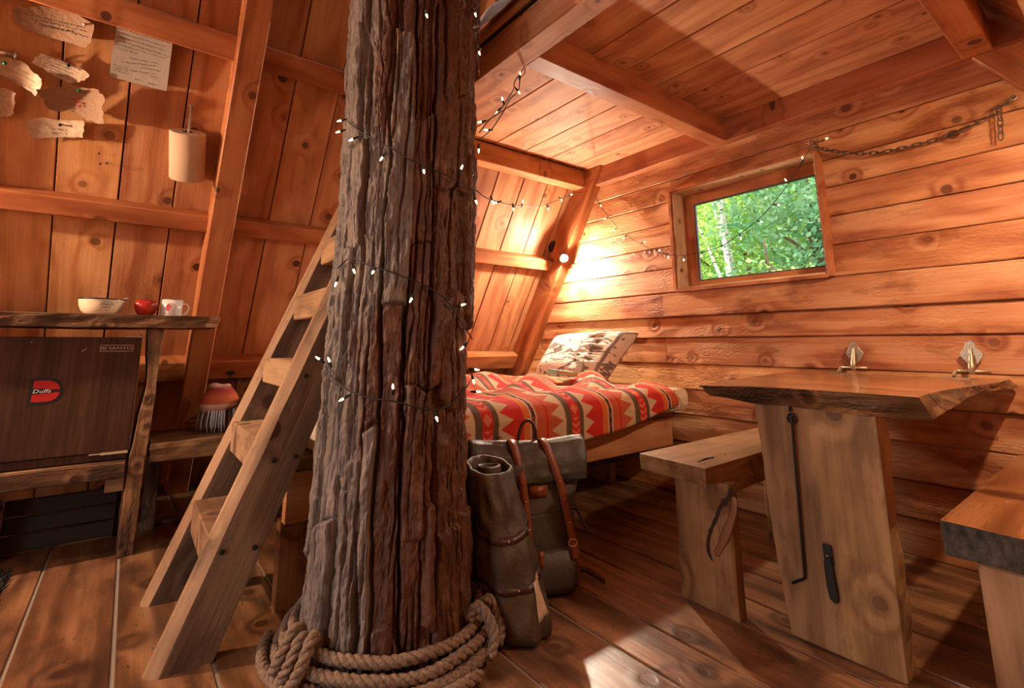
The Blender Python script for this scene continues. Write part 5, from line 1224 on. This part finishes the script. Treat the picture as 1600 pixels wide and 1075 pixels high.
tbl = [tb(q, a, b) for q, a, b in [((534, 188), -.8, .4), ((532, 205), -1, .5), ((552, 217), -.8, .6), ((598, 245), -.4, .9), ((662, 265), 0, .6), ((720, 265), .2, -1), ((743, 312), 0, 1), ((552, 420), .5, .8), ((584, 423), 0, .3), ((526, 440), 0, 1), ((644, 465), -.5, .9), ((720, 477), 1, -.3), ((725, 541), -.8, .5), ((500, 562), -.8, -.8), ((515, 566), 0, -1), ((538, 622), -.9, .6), ((614, 608), 0, -1), ((681, 650), .2, 1), ((741, 577), 1, .2), ((739, 592), -.1, 1), ((744, 612), 1, 0), ((666, 22), .2, 1), ((742, 20), 0, 1), ((748, 80), .0, 1)]]
stringlight('green wired fairy lights spiralling round the tree trunk', [cylpath(w_) for w_ in wraps], tbl)
# second string: from trunk to corner, along wall to the chain hook
A_ = oncyl(744, 298, .016); B_ = onx(919, 299, 2.795)
def span(px, A, B):
    dA, dB = (A-CAM).length, (B-CAM).length; x0, x1 = px[0][0], px[-1][0]; out = []
    for x, y in px:
        t = (x-x0)/(x1-x0); d = 1/((1-t)/dA+t/dB); out.append(CAM+ray(x, y).normalized()*d)
    return out
sp1 = span([(745, 298), (760, 309), (785, 317), (815, 322), (840, 322), (860, 317), (880, 309), (897, 302), (919, 299)], A_, B_)
wl2 = [onx(x, y, 2.835) for x, y in [(921, 298), (928, 304), (936, 318), (950, 338), (972, 362), (1000, 381), (1030, 394), (1045, 398)]] + [onx(x, y, 2.82) for x, y in [(1062, 399), (1080, 398), (1105, 392), (1130, 383), (1155, 366), (1180, 347), (1205, 322), (1225, 296), (1240, 276), (1254, 252), (1262, 238), (1268, 226)]]
blb = []
for (x, y, dx, dy) in [(769, 313, .3, .8), (777, 316, -1, .3), (802, 324, .2, 1), (816, 318, .2, -1), (856, 324, .3, 1), (876, 311, .6, .8), (891, 305, 1, -.4)]:
    q = span([(745, 0), (x, y), (919, 0)], A_, B_)[1]; blb.append((q, (RT*dx-UPV*dy).normalized()))
for (x, y, dx, dy) in [(921, 296, -.3, -1), (921, 304, -1, .1), (938, 320, .5, .8), (947, 341, -.8, .6), (961, 359, -.6, .8), (976, 371, -.6, .9), (1005, 379, 1, -.2), (1028, 391, .9, .3), (1044, 400, .2, 1), (1069, 404, -.2, 1), (1097, 397, 0, 1), (1128, 386, .2, 1), (1157, 370, .3, 1), (1187, 346, 1, .2), (1214, 320, 1, .1), (1229, 283, -.6, -.8), (1254, 249, -.1, -1), (1289, 218, 1, -.5)]:
    blb.append((onx(x, y, 2.826), (RT*dx-UPV*dy-Vector((1, 0, 0))*.2).normalized()))
stringlight('fairy light string hung from the trunk along the log wall across the window', [sp1+wl2[:1], wl2, [onx(1268, 226, 2.82), onx(1280, 222, 2.822), onx(1287, 219, 2.824)]], blb)
# third: pair of strands dropping from the loft beam to the trunk
Bm = onz(820, 106, 2.137); A2 = oncyl(748, 208, .016)
h1 = span([(819, 105), (812, 116), (804, 128), (803, 138), (797, 149), (790, 160), (778, 176), (764, 188), (749, 207)], Bm, A2)
h2 = span([(821, 105), (819, 116), (813, 122), (811, 138), (806, 146), (796, 156), (788, 172), (778, 188), (768, 202), (752, 216)], Bm, A2)
hb = []
for (x, y, dx, dy) in [(812, 118, .1, -1), (809, 142, .6, .8), (786, 158, -.3, -1), (778, 174, -.6, .8), (753, 190, -.9, .2), (763, 203, -1, 0), (748, 232, 0, 1)]:
    q = span([(819, 0), (x, y), (748, 0)], Bm, A2)[1]; hb.append((q, (RT*dx-UPV*dy).normalized()))
stringlight('two fairy light strands drooping from the loft beam to the trunk', [h1, h2], hb)

# ------------------------------------------------------------------ CHAIN
chm = plain('rusty_chain', (.12, .09, .055), .45, .75, bump=.2, bscale=90, var=.2)
cpx = [(1272, 229), (1285, 233), (1300, 236), (1320, 238.5), (1345, 240), (1370, 239), (1400, 234), (1430, 227), (1460, 219), (1490, 209), (1515, 198), (1540, 185), (1560, 170), (1575, 160), (1583, 154)]
cp = [onx(x, y, 2.815 if i < 12 else 2.80) for i, (x, y) in enumerate(cpx)]
def along(path, step):
    path = catmull(path, 12); out = []; acc = 0
    for a, b in zip(path[:-1], path[1:]):
        L = (b-a).length
        while acc <= L: out.append((a+(b-a)*(acc/L), (b-a).normalized())); acc += step
        acc -= L
    return out
lkp = []
for i in range(20):
    a = 2*pi*i/20; lkp.append((math.copysign(.0105, math.cos(a))+.0085*math.cos(a) if abs(math.cos(a)) > .05 else 0, .0085*math.sin(a), 0))
link_me = meshof('link', *tube(lkp, .0026, 7, closed=True), chm, True)
chn = empty('hanging_chain', cp[0], 'rusty steel chain strung along the log wall from window corner to rafter', 'chain')
def links(path, par):
    for i, (p, d) in enumerate(along(path, .0275)):
        R_ = frame(d, (0, 0, 1) if abs(d.z) < .8 else (0, 1, 0)).to_4x4()
        R_ = R_ @ Matrix.Rotation(pi/2*(i % 2)+.5, 4, 'X'); R_.translation = p; inst('link', link_me, par, R_)
links(cp, chn)
tl = [onx(1561, 172, 2.80), onx(1563, 195, 2.80), onx(1564, 222, 2.80)]; links(tl, chn)
def screwhook(px, py, X, label):
    p = onx(px, py, X); e_ = tag(obj('screw_hook', tube([Vector((2.87, p.y, p.z+.008)), p+Vector((0, 0, .008))] + [p+Vector((0, .011*math.sin(a), .011*math.cos(a)-.003)) for a in np.linspace(0, 5.2, 12)], .0032, 8), M['brass'], smooth=True), label, 'hook')
screwhook(1266, 221, 2.815, 'screw hook above the window corner holding chain and lights'); screwhook(1583, 151, 2.80, 'screw hook on the far rafter holding the other chain end')

# ------------------------------------------------------------------ white net bunched on the loft edge
nt = Mat('white_net'); nt.set((.55, .50, .46), .8, Alpha=.9)
nv = []
for i in range(40):
    for j in range(22):
        s, t = i/39, j/21; f1 = noise.noise(Vector((s*6, t*4, 1)))*.07+noise.noise(Vector((s*14, t*9, 3)))*.03
        nv.append((1.16+.16*t+f1*.5, 1.45+.75*s+f1*.3, 2.36+.30*math.sin(t*pi*.55)*(0.7+.5*noise.noise(Vector((s*3, 0, 7))))+f1))
no = tag(obj('mosquito_net', (nv, gridf(40, 22)), nt.mat, smooth=True), 'crumpled white net bunched on the loft edge beside the trunk', 'net')
